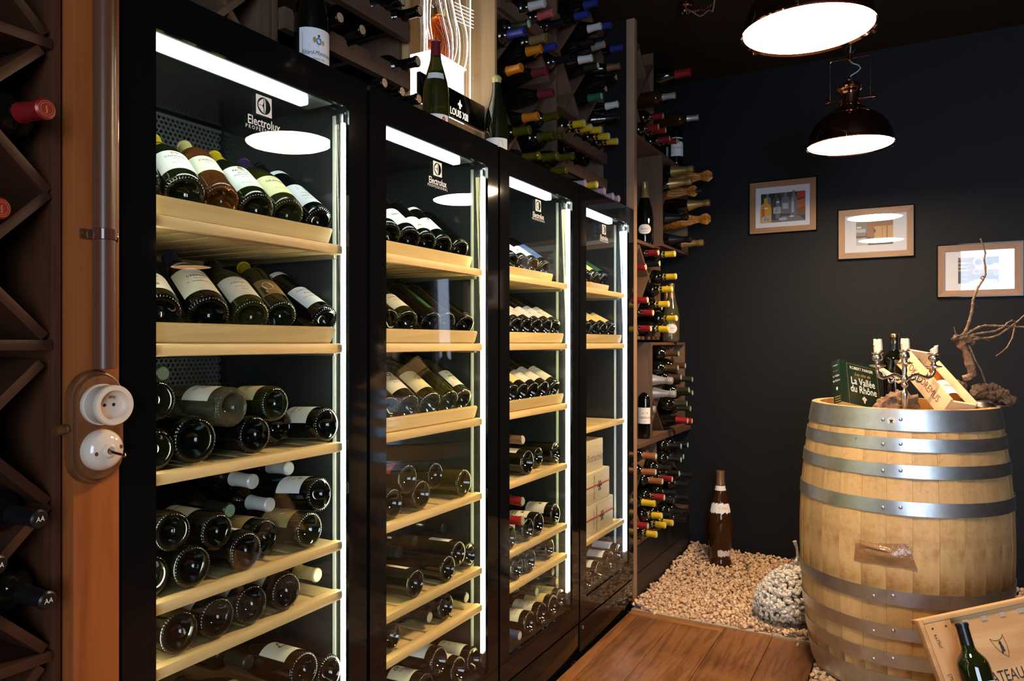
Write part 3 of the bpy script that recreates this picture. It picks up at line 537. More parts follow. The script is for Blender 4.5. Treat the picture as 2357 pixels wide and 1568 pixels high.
# ================================================================== wine cabinets
CY0, CP, CW, CH = .742, .626, .616, 1.84
def SB(k): return 1.4255 - .1147 * k   # underside of shelf slot k
CABNAME = ['cabinet beside the socket post', 'second cabinet from the socket post', 'third cabinet from the socket post', 'cabinet holding wooden crates']
CABLAB = ['tall black glass-door wine cabinet next to the wooden socket post', 'tall black glass-door wine cabinet, second from the socket post', 'tall black glass-door wine cabinet, third from the socket post', 'tall black glass-door wine cabinet with wooden crates inside']
def logo_mesh():
    m = MB(); T = frame_mat((.0012, .308, 0), (0, 1, 0), (0, 0, 1))
    # square emblem with a round sail mark cut out of it (built from strips)
    s = .0205; n = 40; zc = 1.706
    cir = [(.0175 * math.cos(2 * math.pi * i / n), .0175 * math.sin(2 * math.pi * i / n)) for i in range(n)]
    def sq(a):
        c, q = math.cos(a), math.sin(a); k = s / max(abs(c), abs(q)); return (c * k, q * k)
    for i in range(n):
        a0, a1 = 2 * math.pi * i / n, 2 * math.pi * (i + 1) / n
        m.add([T @ Vector((*p, 0)) + Vector((0, 0, zc)) for p in (cir[i], cir[(i + 1) % n], sq(a1), sq(a0))], [(0, 3, 2, 1)])
    def leaf(pts): m.add([T @ Vector((*p, 0)) + Vector((0, 0, zc)) for p in pts], [tuple(range(len(pts)))])
    up = [(-.0165 + .016 * t, .0165 * (t ** .5)) for t in np.linspace(0, 1, 9)]
    leaf([(-.0155, .0005)] + [(-.0150 + .014 * t, .0005 + .0150 * t ** .6) for t in np.linspace(0, 1, 8)] + [(-.001, .006), (-.004, .0005)])
    leaf([(-.0155, -.0005), (-.004, -.0005), (-.001, -.006)] + [(-.0150 + .014 * t, -.0005 - .0150 * t ** .6) for t in np.linspace(1, 0, 8)])
    leaf([(.001, .0165)] + [(.001 + .0035 * math.cos(a), .0165 * math.sin(a)) for a in np.linspace(1.3, -1.3, 9)] + [(.001, -.0165)])
    T1 = T.copy(); T1.translation += Vector((0, 0, 1.669)); text_on(m, 'Electrolux', T1, .0265, 0, .78, 0, .012)
    T1 = T.copy(); T1.translation += Vector((0, 0, 1.6545)); text_on(m, 'P R O F E S S I O N A L', T1, .0105, 0, .92, 0, .01)
    return m.mesh('logo')
def vent_mesh(y0, y1, z0, z1):      # sheet with punched holes: hexagonal cells round each hole, hole walls, rim strips
    m = MB(); r = 0; R = .0043; h = .0065; z = z0 + .008; xf, xb = -.482, -.4845
    while z < z1 - .006:
        y = y0 + .008 + (.0065 if r % 2 else 0)
        while y < y1 - .006:
            v = []; f = []
            for k in range(12):
                a = k * math.pi / 6 + math.pi / 6 * 0; q = (a % (math.pi / 3)) - math.pi / 6; rr = h / math.cos(a - math.pi / 3 * round(a / (math.pi / 3)))
                v += [(xf, y + R * math.cos(a), z + R * math.sin(a)), (xf, y + rr * math.cos(a), z + rr * math.sin(a)), (xb, y + R * math.cos(a), z + R * math.sin(a))]
            for k in range(12): j = (k + 1) % 12; f += [(k * 3, k * 3 + 1, j * 3 + 1, j * 3), (k * 3, j * 3, j * 3 + 2, k * 3 + 2)]
            m.add(v, f); y += .013
        z += .0113; r += 1
    m.box(xb, xf + .0005, y0, y1, z0 - .004, z0 + .004); m.box(xb, xf + .0005, y0, y1, z1 - .004, z1 + .004); m.box(xb, xf + .0005, y0 - .004, y0 + .004, z0, z1)
    return m.mesh('vent_plate')
CM = {}
def cm(key, fn):
    if key not in CM: CM[key] = fn()
    return CM[key]
LIPX = [-.008, -.018, -.045, -.062]      # how far the top trays are pushed in
def shelf_parts(cab, k, tray, ledk):
    B = 0.0; sh = put('shelf', cm('bar', lambda: MB().box(-.048, -.02, .035, .556, 0, .023, .007).mesh('shelf', True, 30)), M_beech, cab, Matrix.Translation((0, 0, SB(k))))
    n = 8; w = (.52) / n
    for i in range(n):
        put('slat', cm(('slat', i), lambda: MB().box(-.47, -.047, .04 + i * w + .005, .04 + (i + 1) * w - .006, .004, .019, .002).mesh('slat', True, 30)), M_beechx, sh)
    put('rear_rail', cm('rear', lambda: MB().box(-.478, -.45, .035, .556, -.008, .004, .002).mesh('rear_rail', True, 30)), M_beech, sh)
    put('runner', cm('run0', lambda: MB().box(-.48, -.05, .022, .034, -.006, .012).mesh('runner')), M_alu, sh)
    put('runner', cm('run1', lambda: MB().box(-.48, -.05, .557, .569, -.006, .012).mesh('runner')), M_alu, sh)
    if tray:
        def lip():
            m = MB(); yl, yr = .045, .532
            pr = [(-.046, .0235), (-.034, .0235), (-.028, .060), (-.040, .062)]
            v = [Vector((x, y, z)) for y, dy in ((yl, -1), (yr, 1)) for x, z in pr]
            for i in (2, 3): v[i].y -= .0
            for i in (6, 7): v[i].y += .010
            m.add(v, [(0, 1, 2, 3), (7, 6, 5, 4), (0, 4, 5, 1), (1, 5, 6, 2), (2, 6, 7, 3), (3, 7, 4, 0)])
            bm = bmesh.new(); me = m.mesh('t'); bm.from_mesh(me); bmesh.ops.recalc_face_normals(bm, faces=bm.faces[:]); bmesh.ops.bevel(bm, geom=bm.edges[:], offset=.003, segments=2, affect='EDGES'); bm.to_mesh(me); bm.free()
            me.polygons.foreach_set('use_smooth', [True] * len(me.polygons)); me.set_sharp_from_angle(angle=.6); return me
        put('front_lip', cm('lip', lip), M_beech, sh, Matrix.Translation((LIPX[ledk] if k == 0 else 0, 0, 0)))
        put('riser_board', cm('riser', lambda: MB().box(-.33, -.312, .045, .54, .018, .105, .003).mesh('riser_board', True, 30)), M_beech, sh)
        put('riser_board', cm('riser2', lambda: MB().box(-.20, -.182, .045, .54, .018, .060, .003).mesh('riser_board', True, 30)), M_beech, sh)
    return sh
SHELVES = [[(0, 1), (2, 1), (4, 0), (6, 0), (7, 0), (9, 0)], [(0, 1), (2, 1), (4, 1), (6, 0), (8, 0), (9, 0)], [(0, 1), (2, 1), (4, 1), (6, 0), (8, 0), (9, 0)], [(0, 1), (2, 1), (5, 0), (9, 0)]]
for ci in range(4):
    y0 = CY0 + CP * ci
    cab = thing('wine_cabinet', CABLAB[ci], 'cabinet', (XFRONT, y0, 0), 'wine cabinets in a row')
    P = lambda nm, key, fn, mat: put(nm, cm(key, fn), mat, cab)
    P('side_panel', 'sp0', lambda: MB().box(-.52, -.033, 0, .02, .14, CH).mesh('side_panel'), M_cabin)
    P('side_panel', 'sp1', lambda: MB().box(-.52, -.033, CW - .02, CW, .14, CH).mesh('side_panel'), M_cabin)
    P('back_panel', 'bp', lambda: MB().box(-.52, -.50, .02, CW - .02, .14, CH - .04).mesh('back_panel'), M_cabback)
    P('top_panel', 'tp', lambda: MB().box(-.52, -.033, .02, CW - .02, CH - .045, CH).mesh('top_panel'), M_cabin)
    P('floor_panel', 'fp', lambda: MB().box(-.50, -.033, .02, CW - .02, .14, .20).mesh('floor_panel'), M_cabin)
    P('plinth', 'pl', lambda: MB().box(-.50, -.002, 0.002, CW - .002, 0, .124, .002).mesh('plinth', True, 30), M_black)
    def door():
        m = MB(); a, b, c, d = .063, .553, .21, 1.765
        m.box(-.009, 0, .001, a, .133, CH); m.box(-.009, 0, b, CW - .001, .133, CH); m.box(-.009, 0, a, b, .133, c); m.box(-.009, 0, a, b, d, CH); return m.mesh('door', True, 30)
    def stile():
        m = MB(); m.box(-.033, -.0095, .004, .038, .14, CH - .004); m.box(-.033, -.0095, CW - .038, CW - .004, .14, CH - .004); m.box(-.033, -.0095, .038, CW - .038, .14, .20); m.box(-.033, -.0095, .038, CW - .038, CH - .06, CH - .004); return m.mesh('door_core')
    dr = P('door', 'door', door, M_black)
    put('door_core', cm('stile', stile), M_cabin, dr)
    put('glass_pane', cm('pane', lambda: MB().box(-.008, -.003, .0632, .5528, .2102, 1.7648).mesh('glass_pane')), M_pane, dr, Matrix.Translation((-.0067, .308, .21)) @ Matrix.Rotation(-math.radians(.78), 4, 'Z') @ Matrix.Rotation(-math.radians(1.12), 4, 'Y') @ Matrix.Translation((.0055, -.308, -.21)))
    LEAN = Matrix.Translation((-.0067, .308, .21)) @ Matrix.Rotation(-math.radians(.78), 4, 'Z') @ Matrix.Rotation(-math.radians(1.12), 4, 'Y') @ Matrix.Translation((.0055, -.308, -.21))
    put('logo', cm('logo', logo_mesh), M_white, dr, LEAN @ Matrix.Translation((-.0032, .022, .005)))
    put('glass_trim', cm('trim', lambda: MB().box(-.0335, -.0335+.020, CW - .0415, CW - .0385, .21, 1.765).mesh('glass_trim')), M_alu, dr)
    for q in (0, 1):
        yc = CW - .0534 if q else .0534
        st = put('led_strip', cm(('led', q), lambda: MB().box(-.031, -.022, yc - .0042, yc + .0042, .262, 1.735, .002).mesh('led_strip', True, 30)), M_led[ci], cab)
        for e0, e1 in ((.232, .262), (1.735, 1.757)): put('led_end_cap', cm(('ledc', q, e0), lambda: MB().box(-.033, -.021, yc - .006, yc + .006, e0, e1, .002).mesh('led_end_cap', True, 30)), M_alu, st)
    P('led_reflection_strip', 'ledrefl', lambda: MB().box(-.088, -.078, CW - .0235, CW - .0202, .21, 1.77, .001).mesh('led_reflection_strip', True, 30), pm('pale_led_reflection', (.62, .66, .58), .35, .3))  # added pale strip, stands for the LED's reflection in the side wall
    P('lamp_housing', 'lh', lambda: MB().box(-.13, -.045, .04, .55, CH - .062, CH - .0455, .006).mesh('lamp_housing', True, 30), M_alu)
    P('ceiling_led', 'ctl', lambda: MB().box(-.075, -.05, .06, .475, CH - .083, CH - .0622, .004).mesh('ceiling_led', True, 30), M_ledtop)
    for key, (a, b, c, d) in dict(g1=(.38, .592, 1.60, 1.785), g2=(.38, .592, 1.10, 1.19)).items():
        put('vent_plate', cm(key, lambda: vent_mesh(a, b, c, d)), pm('vent_grey', (.16, .17, .17), .4, .6), cab)
    put('lock', cm('lock', lambda: MB().lathe([(.007, 0), (.007, .003), (.005, .004), (0, .004)], 16, Matrix.Translation((-.002, .03, .1)) @ Matrix.Rotation(math.pi / 2, 4, 'Y')).mesh('lock', True)), M_alu, cab)
    for k, t in SHELVES[ci]: shelf_parts(cab, k, t, ci)

# ------------------------------------------------------------------ bottles in the cabinets
SHN = ['top', 'second', 'third', 'fourth', 'fifth', 'sixth']
def look(glass, cap, sty, out):
    g = {G_dark: 'dark', G_green: 'dark green', G_olive: 'olive green', G_amber: 'amber', G_rose: 'rosé', G_pale: 'pale'}[glass]
    if out: return f'{g} bottle showing its {cap} capsule' if cap else f'{g} bottle showing its cork'
    if not sty: return f'{g} unlabelled-side bottle end' if 0 else f'{g} bottle'
    c = STY[sty][0]; lc = 'white' if min(c) > .78 else 'blue' if c[2] > c[0] * 2 else 'green' if c[1] > c[0] * 2 else 'picture' if sty in ('pict', 'goldart') else 'red' if c[0] > c[1] * 3 else 'yellow' if c[2] < .5 else 'cream'
    return f'{g} bottle with {lc} label'
def row(ci, si, items, tray=None, floor=False):
    """items: dict(px=(u,v), X, k kind, g glass, c cap, s style, out, turn, tilt, roll, lay) or tray items"""
    res = []
    top = (SB(SHELVES[ci][si][0]) + .0228) if not floor else .2005
    for it in items:
        k = it.get('k', 'burg'); sc = it.get('sc', 1); out = it.get('out', 0)
        if out:
            p = onx(*it['px'], it.get('X', -1.21)); A = dirv(it.get('turn', 0), it.get('tilt', 0), 1)
            base = p - A * LEN[k] * sc
            if not it.get('lay'): base.z = p.z
        else:
            p = onx(*it['px'], it.get('X', -1.19)); A = dirv(it.get('turn', tray[0] if tray else 0), it.get('tilt', tray[1] if tray else 0)); base = p
            if not tray and not it.get('lay'): base.z = top + RAD[k] * sc
        res.append((base.y, base, A, it, k, sc, out))
    res.sort(key=lambda r: r[0])
    for i, (yy, base, A, it, k, sc, out) in enumerate(res):
        g = it.get('g', G_dark); sh = SHN[si] + ' shelf' if not floor else 'floor'
        lb = f"{look(g, it.get('c'), it.get('s'), out)}, {ORD[i]} along {sh}, {CABNAME[ci]}"
        bottle(k, g, axis_mat(base, A), lb, None, it.get('c'), it.get('s'), math.radians(it.get('roll', 0)), sc=sc, cork=it.get('cork', False), end=it.get('end'), capz=it.get('capz'), wax=it.get('wax', False), band=it.get('band', False), necklab=it.get('nl', False))
D = dict
# cabinet 1
T1 = (21, 33); z = 1.500
def ty(y, z, X=-1.21): # tray item addressed by its place on the shelf
    return (y, z, X)
def tray_row(ci, si, ys, items, tray, X=-1.21, dz=.076):
    res = []; top = SB(SHELVES[ci][si][0]) + dz; X += LIPX[ci] if si == 0 else 0
    for i, (y, it) in enumerate(zip(ys, items)):
        k = it.get('k', 'burg'); A = dirv(it.get('turn', tray[0]), it.get('tilt', tray[1])); g = it.get('g', G_dark)
        lb = f"{look(g, it.get('c'), it.get('s'), 0)}, {ORD[i]} along {SHN[si]} shelf, {CABNAME[ci]}"
        bottle(k, g, axis_mat((X + it.get('dx', 0), y, top + it.get('dz', 0)), A), lb, None, it.get('c'), it.get('s'), math.radians(it.get('roll', 0)), sc=it.get('sc', 1), capz=it.get('capz'), necklab=it.get('nl', False))
def yp0(px, ci): return ypx(px, -1.21 + LIPX[ci])
def ypx(px, X=-1.21): d = ray(px, 790); return d.y * X / d.x
R0 = -18   # labels roll a little towards the camera
tray_row(0, 0, [yp0(u, 0) for u in (352, 430, 512, 580, 651, 716)], [D(c='yellow', s='plain', g=G_green), D(c='yellow', s='cond', g=G_green), D(k='bord', c='cream', s='chat', g=G_amber), D(c='yellow', s='faiv', g=G_green), D(c='purple', s='gran', g=G_olive), D(k='bord', c='black', s='lila', nl=True, turn=14)], T1)
tray_row(0, 1, [ypx(u) for u in (368, 480, 579, 663, 729)], [D(s='plainw', c='black'), D(s='lerm', c='navy', sc=1.06, nl=True), D(s='chor', c='black', g=G_olive), D(k='bord', s='pict', c='yellow', g=G_green), D(k='bord', s='drou', c='black', nl=True, turn=10)], (21, 27))
row(0, 2, [D(px=(367, 921), lay=1, c='green', k='bord', roll=20), D(px=(366, 1031), c='gold', k='bord'), D(px=(458, 1024), sc=1.14, turn=9, c='black'), D(px=(529, 949), lay=1, turn=-4, g=G_pale, s='plain', roll=-10, c='cream'), D(px=(593, 1015), turn=4, c='black'), D(px=(633, 935), lay=1, g=G_green, s='yel', roll=-12, c='yellow', k='bord', turn=2), D(px=(646, 1006), X=-1.25, c='black'), D(px=(757, 981), X=-1.18, s='plain', roll=-20, c='black'),
           D(px=(375, 860), out=1, lay=1, c='green', end=(.5, .6, .5), X=-1.30, k='bord')])
row(0, 3, [D(px=(409, 1243), lay=1, k='bord', turn=6, c='black'), D(px=(505, 1239), lay=1, k='bord', s='fran', turn=4, roll=-12, c='black'), D(px=(446, 1328), X=-1.175, turn=3, s='plain', roll=60, c='black'), D(px=(368, 1330), c='black'), D(px=(573, 1284), X=-1.175, sc=1.06, k='bord', s='plainw', roll=55, c='black'), D(px=(611, 1234), X=-1.22, s='goldart', roll=-10, c='gold'), D(px=(717, 1227), X=-1.185, s='goldart', g=G_green, roll=-18, c='gold'), D(px=(738, 1135), lay=1, s='plainw', roll=-18, c='white', X=-1.20),
           D(px=(668, 1088), out=1, lay=1, c='white', X=-1.30, k='bord'), D(px=(576, 1121), out=1, lay=1, c='white', X=-1.26, k='bord'), D(px=(622, 1163), out=1, lay=1, c='white', X=-1.27, k='bord'), D(px=(528, 1181), out=1, lay=1, c='dkgreen', end=(.3, .5, .35), X=-1.28, k='bord')])
row(0, 4, [D(px=(422, 1474), X=-1.175, s='chas', roll=-8, turn=3, c='black'), D(px=(508, 1442), X=-1.175, s='chas', roll=-10, turn=3, c='black'), D(px=(583, 1409), X=-1.175, s='chas', roll=-10, turn=3, c='black'), D(px=(664, 1370), X=-1.175, s='chas', roll=-10, turn=3, c='black'), D(px=(731, 1325), out=1, lay=1, c='cream', X=-1.22, k='bord')])
row(0, 5, [D(px=(700, 1545), lay=1, X=-1.175, s='dbig', roll=5, c='black', turn=3), D(px=(762, 1556), X=-1.18, c='black'), D(px=(610, 1600), X=-1.175, s='dbig', roll=5, c='black', turn=3), D(px=(430, 1600), X=-1.175, s='plain', c='black'), D(px=(520, 1600), X=-1.175, s='plain', c='black'), D(px=(576, 1525), out=1, lay=1, X=-1.30, c='dkgreen', k='bord')])
# cabinet 2
tray_row(1, 0, [yp0(u, 1) for u in (896, 938, 984, 1020, 1055)], [D(s='plainw', c='black'), D(s='terr', c='black'), D(k='bord', s='plainw', c='black', roll=-10), D(k='bord', s='coll', c='black', nl=True), D(k='bord', c='black')], T1)
tray_row(1, 1, [ypx(u) for u in (890, 935, 1000, 1045, 1084)], [D(c='black'), D(s='plain', c='black', g=G_green), D(k='bord', c='black', s='grnl', roll=60), D(k='bord', c='black'), D(k='bord', c='black')], (16, 28))
tray_row(1, 2, [ypx(u) for u in (893, 936, 990, 1036, 1082)], [D(c='black'), D(s='chie', c='black'), D(s='tav', c='black', g=G_green), D(k='bord', c='black', g=G_olive), D(k='bord', s='pum', c='black', g=G_green)], (14, 29))
row(1, 3, [D(px=(910, 1167), c='black'), D(px=(941, 1106), lay=1, s='dred', c='red', roll=-10), D(px=(973, 1150), c='black'), D(px=(1005, 1094), lay=1, k='bord', c='black', X=-1.2), D(px=(1071, 1109), g=G_olive, c='black', X=-1.18)])
row(1, 4, [D(px=(960, 1363), k='bord', s='plain', roll=50, c='black', X=-1.18), D(px=(1036, 1332), k='bord', c='black', X=-1.18), D(px=(1066, 1280), lay=1, k='bord', c='black', s='plainw', roll=40), D(px=(1076, 1305), k='bord', c='black', X=-1.2), D(px=(921, 1270), out=1, lay=1, c='black', k='bord', X=-1.29), D(px=(955, 1247), out=1, lay=1, c='black', k='bord', X=-1.29), D(px=(1022, 1236), out=1, lay=1, c='black', k='bord', X=-1.3)])
row(1, 5, [D(px=(903, 1466), c='black'), D(px=(1028, 1415), k='bord', c='black', X=-1.19), D(px=(990, 1434), out=1, lay=1, c='black', end=(.45, .42, .3), k='bord', X=-1.20), D(px=(1073, 1400), out=1, lay=1, c='black', end=(.5, .48, .38), k='bord', X=-1.20)])
row(1, 0, [D(px=(1012, 1528), lay=1, s='plainw', roll=-5, c='black', X=-1.175), D(px=(1058, 1545), s='plain', roll=-5, c='black', X=-1.175, lay=1), D(px=(1095, 1514), s='mono', roll=-5, c='black', X=-1.19), D(px=(984, 1580), lay=1, s='dom', roll=5, c='black', X=-1.175)], floor=True)
# cabinet 3
tray_row(2, 0, [yp0(u, 2) for u in (1177, 1202, 1226, 1252)], [D(k='bord', c='black', s='plainw'), D(k='bord', c='black', s='plainw'), D(k='bord', s='plainw', c='black'), D(k='bord', s='blue', c='navy')], (10, 32))
tray_row(2, 1, [ypx(u) for u in (1187, 1211, 1233, 1259, 1285)], [D(k='bord', c='black', s='plainw'), D(k='bord', s='redd', c='black'), D(k='bord', s='plainw', c='black'), D(k='bord', s='roma', c='black'), D(k='bord', s='tach', c='black')], (6, 28))
tray_row(2, 2, [ypx(u) for u in (1178, 1202, 1226, 1250, 1276)], [D(k='bord', c='black', s='ylab'), D(k='bord', s='ylab', c='black'), D(k='bord', s='plain', c='black'), D(k='bord', s='mono', c='black'), D(k='bord', s='mono', c='black')], (6, 26))
row(2, 3, [D(px=(1219, 1079), sc=1.2, k='bord', s='plain', roll=20, c='black', X=-1.18), D(px=(1242, 1078), c='black', X=-1.22, k='bord'), D(px=(1282, 1065), X=-1.2, c='black'), D(px=(1204, 1020), out=1, lay=1, c='bronze', end=(.5, .55, .4), k='bord', X=-1.2)])
row(2, 4, [D(px=(1179, 1234), c='black', X=-1.18), D(px=(1214, 1225), s='chas', roll=-15, c='black', X=-1.18), D(px=(1241, 1205), s='chas', roll=-15, c='black', X=-1.18), D(px=(1281, 1197), s='chas', roll=-15, c='black', X=-1.19), D(px=(1214, 1197), out=1, lay=1, c='red', end=(.3, .4, .2), k='bord', X=-1.16), D(px=(1198, 1176), out=1, lay=1, c='red', end=(.3, .45, .3), k='bord', X=-1.19)])
row(2, 5, [D(px=(1193, 1336), s='plain', roll=-15, c='black', X=-1.18), D(px=(1223, 1319), s='plain', roll=-15, c='black', X=-1.18), D(px=(1247, 1300), c='black', X=-1.26, k='bord'), D(px=(1272, 1270), lay=1, c='black', X=-1.2, k='bord'), D(px=(1274, 1293), out=1, lay=1, c='brown', end=(.55, .5, .35), k='bord', X=-1.19)])
row(2, 0, [D(px=(1222, 1434), s='paul', roll=-12, c='black', X=-1.18), D(px=(1250, 1419), s='paul', roll=-12, c='black', X=-1.18), D(px=(1276, 1399), s='bord', roll=-12, c='black', X=-1.18), D(px=(1298, 1384), s='bord', roll=-12, c='black', X=-1.18), D(px=(1235, 1363), out=1, lay=1, c='black', end=(.35, .55, .3), k='bord', X=-1.2), D(px=(1280, 1337), out=1, lay=1, cork=True, g=G_pale, k='bord', X=-1.2), D(px=(1196, 1464), out=1, lay=1, c='navy', end=(.6, .58, .5), k='bord', X=-1.17)], floor=True)
# cabinet 4
tray_row(3, 0, [yp0(u, 3) for u in (1350, 1369, 1391)], [D(c='black', k='bord'), D(s='ylab', c='yellow', g=G_olive), D(s='grnl', c='dkgreen', sc=1.1)], (2, 32))
tray_row(3, 1, [ypx(u) for u in (1350, 1368, 1388, 1407)], [D(k='bord', s='ylab', c='black'), D(k='bord', s='ylab', c='black'), D(k='bord', s='ylab', c='black'), D(k='bord', s='ylab', c='black')], (2, 27))
row(3, 0, [D(px=(1356, 1330), s='plain', c='black', X=-1.18), D(px=(1382, 1319), s='plain', c='black', X=-1.19), D(px=(1394, 1306), c='black', X=-1.25, k='bord'), D(px=(1410, 1299), s='plainw', c='black', X=-1.19), D(px=(1427, 1291), s='lila', c='black', X=-1.19)], floor=True)
# wooden crates in cabinet 4
pm('faded_stamp', (.22, .16, .11), .7)
def crate4(y0, y1, z0, h, x0, label, ident):
    t = thing('wooden_wine_crate', label, 'crate', (x0, y0, z0), 'pale crates in the end cabinet'); w = y1 - y0; d = .31
    put('front_board', MB().box(-.012, 0, .0, w, 0, h, .002).mesh('front_board', True, 30), M_crate4, t)
    put('side_board', MB().box(-d, -.012, 0, .012, 0, h - .008, .002).mesh('side_board', True, 30), M_crate4, t); put('side_board', MB().box(-d, -.012, w - .012, w, 0, h - .008, .002).mesh('side_board', True, 30), M_crate4, t)
    put('lid', MB().box(-d, -.001, 0.001, w - .001, h - .008, h + .002, .002).mesh('lid', True, 30), M_crate4, t)
    m = MB(); T = frame_mat((.0008, w / 2, h / 2), (0, 1, 0), (0, 0, 1))
    if ident == 0: text_on(m, 'Rothschild', T @ Matrix.Translation((.05, -.01, 0)), .045, .35, .9)
    else:
        R = Matrix.Rotation(-math.pi / 2, 4, 'Z')
        text_on(m, 'VEGA SICILIA', T @ Matrix.Translation((-.005, 0, 0)) @ R, .018)
        if ident == 2: text_on(m, 'UNICO 2003', T @ Matrix.Translation((-.035, 0, 0)) @ R, .014)
        for a in range(6):
            q = a * math.pi / 3; v, f = ell(.055 + .018 * math.cos(q), .018 * math.sin(q), .006, .006, 8); m.add([T @ Vector((x, y, 0)) for x, y in v], f)
        v, f = ell(.055, 0, .010, .012, 12); m.add([T @ Vector((x, y, 0)) for x, y in v], f)
    put('stamp', m.mesh('stamp'), M_ink if ident else MATS['faded_stamp'], t)
    if ident: put('red_cord', MB().box(-.001, .003, 0, w, h * .55, h * .55 + .0028).mesh('red_cord'), M_inkred, t)
top9 = SB(9) + .0232; yl = CY0 + 3 * CP + .07
hh = .128
crate4(yl, ypx(1418, -1.17), top9, hh, -1.184, 'lowest wooden crate with red cord in the end cabinet stack', 2)
crate4(yl, ypx(1409, -1.175), top9 + hh + .003, hh, -1.188, 'middle wooden crate with red cord in the end cabinet stack', 1)
crate4(yl, ypx(1394, -1.185), top9 + 2 * hh + .006, hh, -1.198, 'topmost plain wooden crate in the end cabinet stack', 0)
for j in range(3):
    t = thing('slim_wooden_box', f'{ORD[j]} pale slim box from the bottom, on middle shelf of crate cabinet', 'box', (-1.20, yl - .005, SB(5) + .0232 + j * .089), 'slim boxes in the end cabinet')
    put('box_body', MB().box(-.30, 0, 0, .045 + .012 * (2 - j), 0, .085, .002).mesh('box_body', True, 30), M_crate4, t)
    put('lid', MB().box(-.30, 0, 0, .045 + .012 * (2 - j), .0855, .0885).mesh('lid'), M_crate4, t)

# ================================================================== left: rack, post, conduit, socket plate
def clip_line(y0, y1, z0, z1, slope, c):      # z = z0 + slope*(y-y0) + c inside the rectangle
    pts = []
    for y in (y0, y1):
        z = z0 + slope * (y - y0) + c
        if z0 - 1e-6 <= z <= z1 + 1e-6: pts.append((y, z))
    for z in (z0, z1):
        y = y0 + (z - z0 - c) / slope
        if y0 + 1e-6 < y < y1 - 1e-6: pts.append((y, z))
    return sorted(pts)[:2] if len(pts) >= 2 else None
def lattice(t, y0, y1, z0, z1, offs, xf, xb, mat, th=.014):
    for sl in (1, -1):
        for c in offs[0 if sl == 1 else 1]:
            p = clip_line(y0, y1, z0, z1, sl, c)
            if not p: continue
            (ya, za), (yb, zb) = p; L = math.hypot(yb - ya, zb - za)
            if L < .05: continue
            a = math.atan2(zb - za, yb - ya); T = Matrix.Translation((0, (ya + yb) / 2, (za + zb) / 2)) @ Matrix.Rotation(a, 4, 'X')
            put('slat', MB().box(xb, xf + (.0015 if sl == 1 else 0), -L / 2 + .006, L / 2 - .006, -th / 2, th / 2, .0015).mesh('slat', True, 30), mat, t, T)
t = thing('lattice_wine_rack', 'dark stained lattice wine rack left of the socket post', 'wine rack', (0, 0, 0))
XR0 = -1.172
M_dwy = wood('dark_stained_long', (.026, .009, .004), (.066, .022, .009), 'y', 1.2, .5, .4)
put('stile', MB().box(-1.55, XR0, .643, .6565, 0, ZC - .01, .001).mesh('stile', True, 30), M_darkw, t)
put('stile', MB().box(-1.55, XR0, -.34, -.325, 0, ZC - .01, .001).mesh('stile', True, 30), M_darkw, t)
put('back_panel', MB().box(-1.57, -1.552, -.34, .6565, 0, ZC - .01).mesh('back_panel'), pm('rack_back', (.02, .008, .004), .7), t)
for zb in (.272, .737, 1.217, 1.682, 2.147, 2.6):
    put('shelf_board', MB().box(-1.55, XR0 + .004, -.324, .642, zb - .008, zb + .008, .001).mesh('shelf_board', True, 30), M_dwy, t)
    if zb < 2.5:
        H = .449
        for yy0 in (.182, -.31):
            lattice(t, yy0, yy0 + .46, zb + .008, zb + .008 + H, ([-.0, -.23, .23], [.0 + .455, .23, .455 + .23]), XR0 + .001, -1.54, M_dwy, .015)
# post with conduit
post = thing('timber_post', 'orange pine post carrying the porcelain sockets', 'post', (0, 0, 0))
put('beam', MB().box(-1.235, -1.15, .663, .7385, 0, ZC - .002, .002).mesh('beam', True, 30), M_post, post)
tag(put('filler_strip', MB().box(-1.235, -1.18, .6575, .6622, 0, ZC - .002).mesh('filler_strip'), M_blkwood), 'narrow black strip between lattice rack and orange post', 'strip')
def ypl(px, X): d = ray(px, 790); return d.y * X / d.x
def zpl(px, py, X): return onx(px, py, X).z
cp = thing('conduit_pipe', 'brown vertical conduit pipe running down the orange post', 'pipe', (0, 0, 0))
yc = ypl(240, -1.133); rz = zpl(240, 850, -1.133)
put('pipe', MB().lathe([(.0135, rz), (.0165, rz + .001), (.0165, ZC - .003), (0, ZC - .003)], 32, Matrix.Translation((-1.1325, yc, 0))).mesh('pipe', True), M_pipe, cp)
zk = zpl(240, 541, -1.133)
m = MB(); m.lathe([(.0168, -.009), (.0183, -.008), (.0183, .008), (.0168, .009)], 32, Matrix.Translation((-1.1325, yc, zk))); 
m.box(-1.1495, -1.144, yc - .031, yc + .031, zk - .008, zk + .008, .002)
cl = put('clamp', m.mesh('clamp', True, 40), pm('clamp_brown', (.10, .03, .018), .15, spec=.7), cp)
for s in (-1, 1): put('screw', MB().lathe([(.0045, 0), (.0045, .002), (.003, .0042), (0, .005)], 14, Matrix.Translation((-1.144, yc + s * .0255, zk)) @ Matrix.Rotation(math.pi / 2, 4, 'Y')).mesh('screw', True), M_brass, cl)
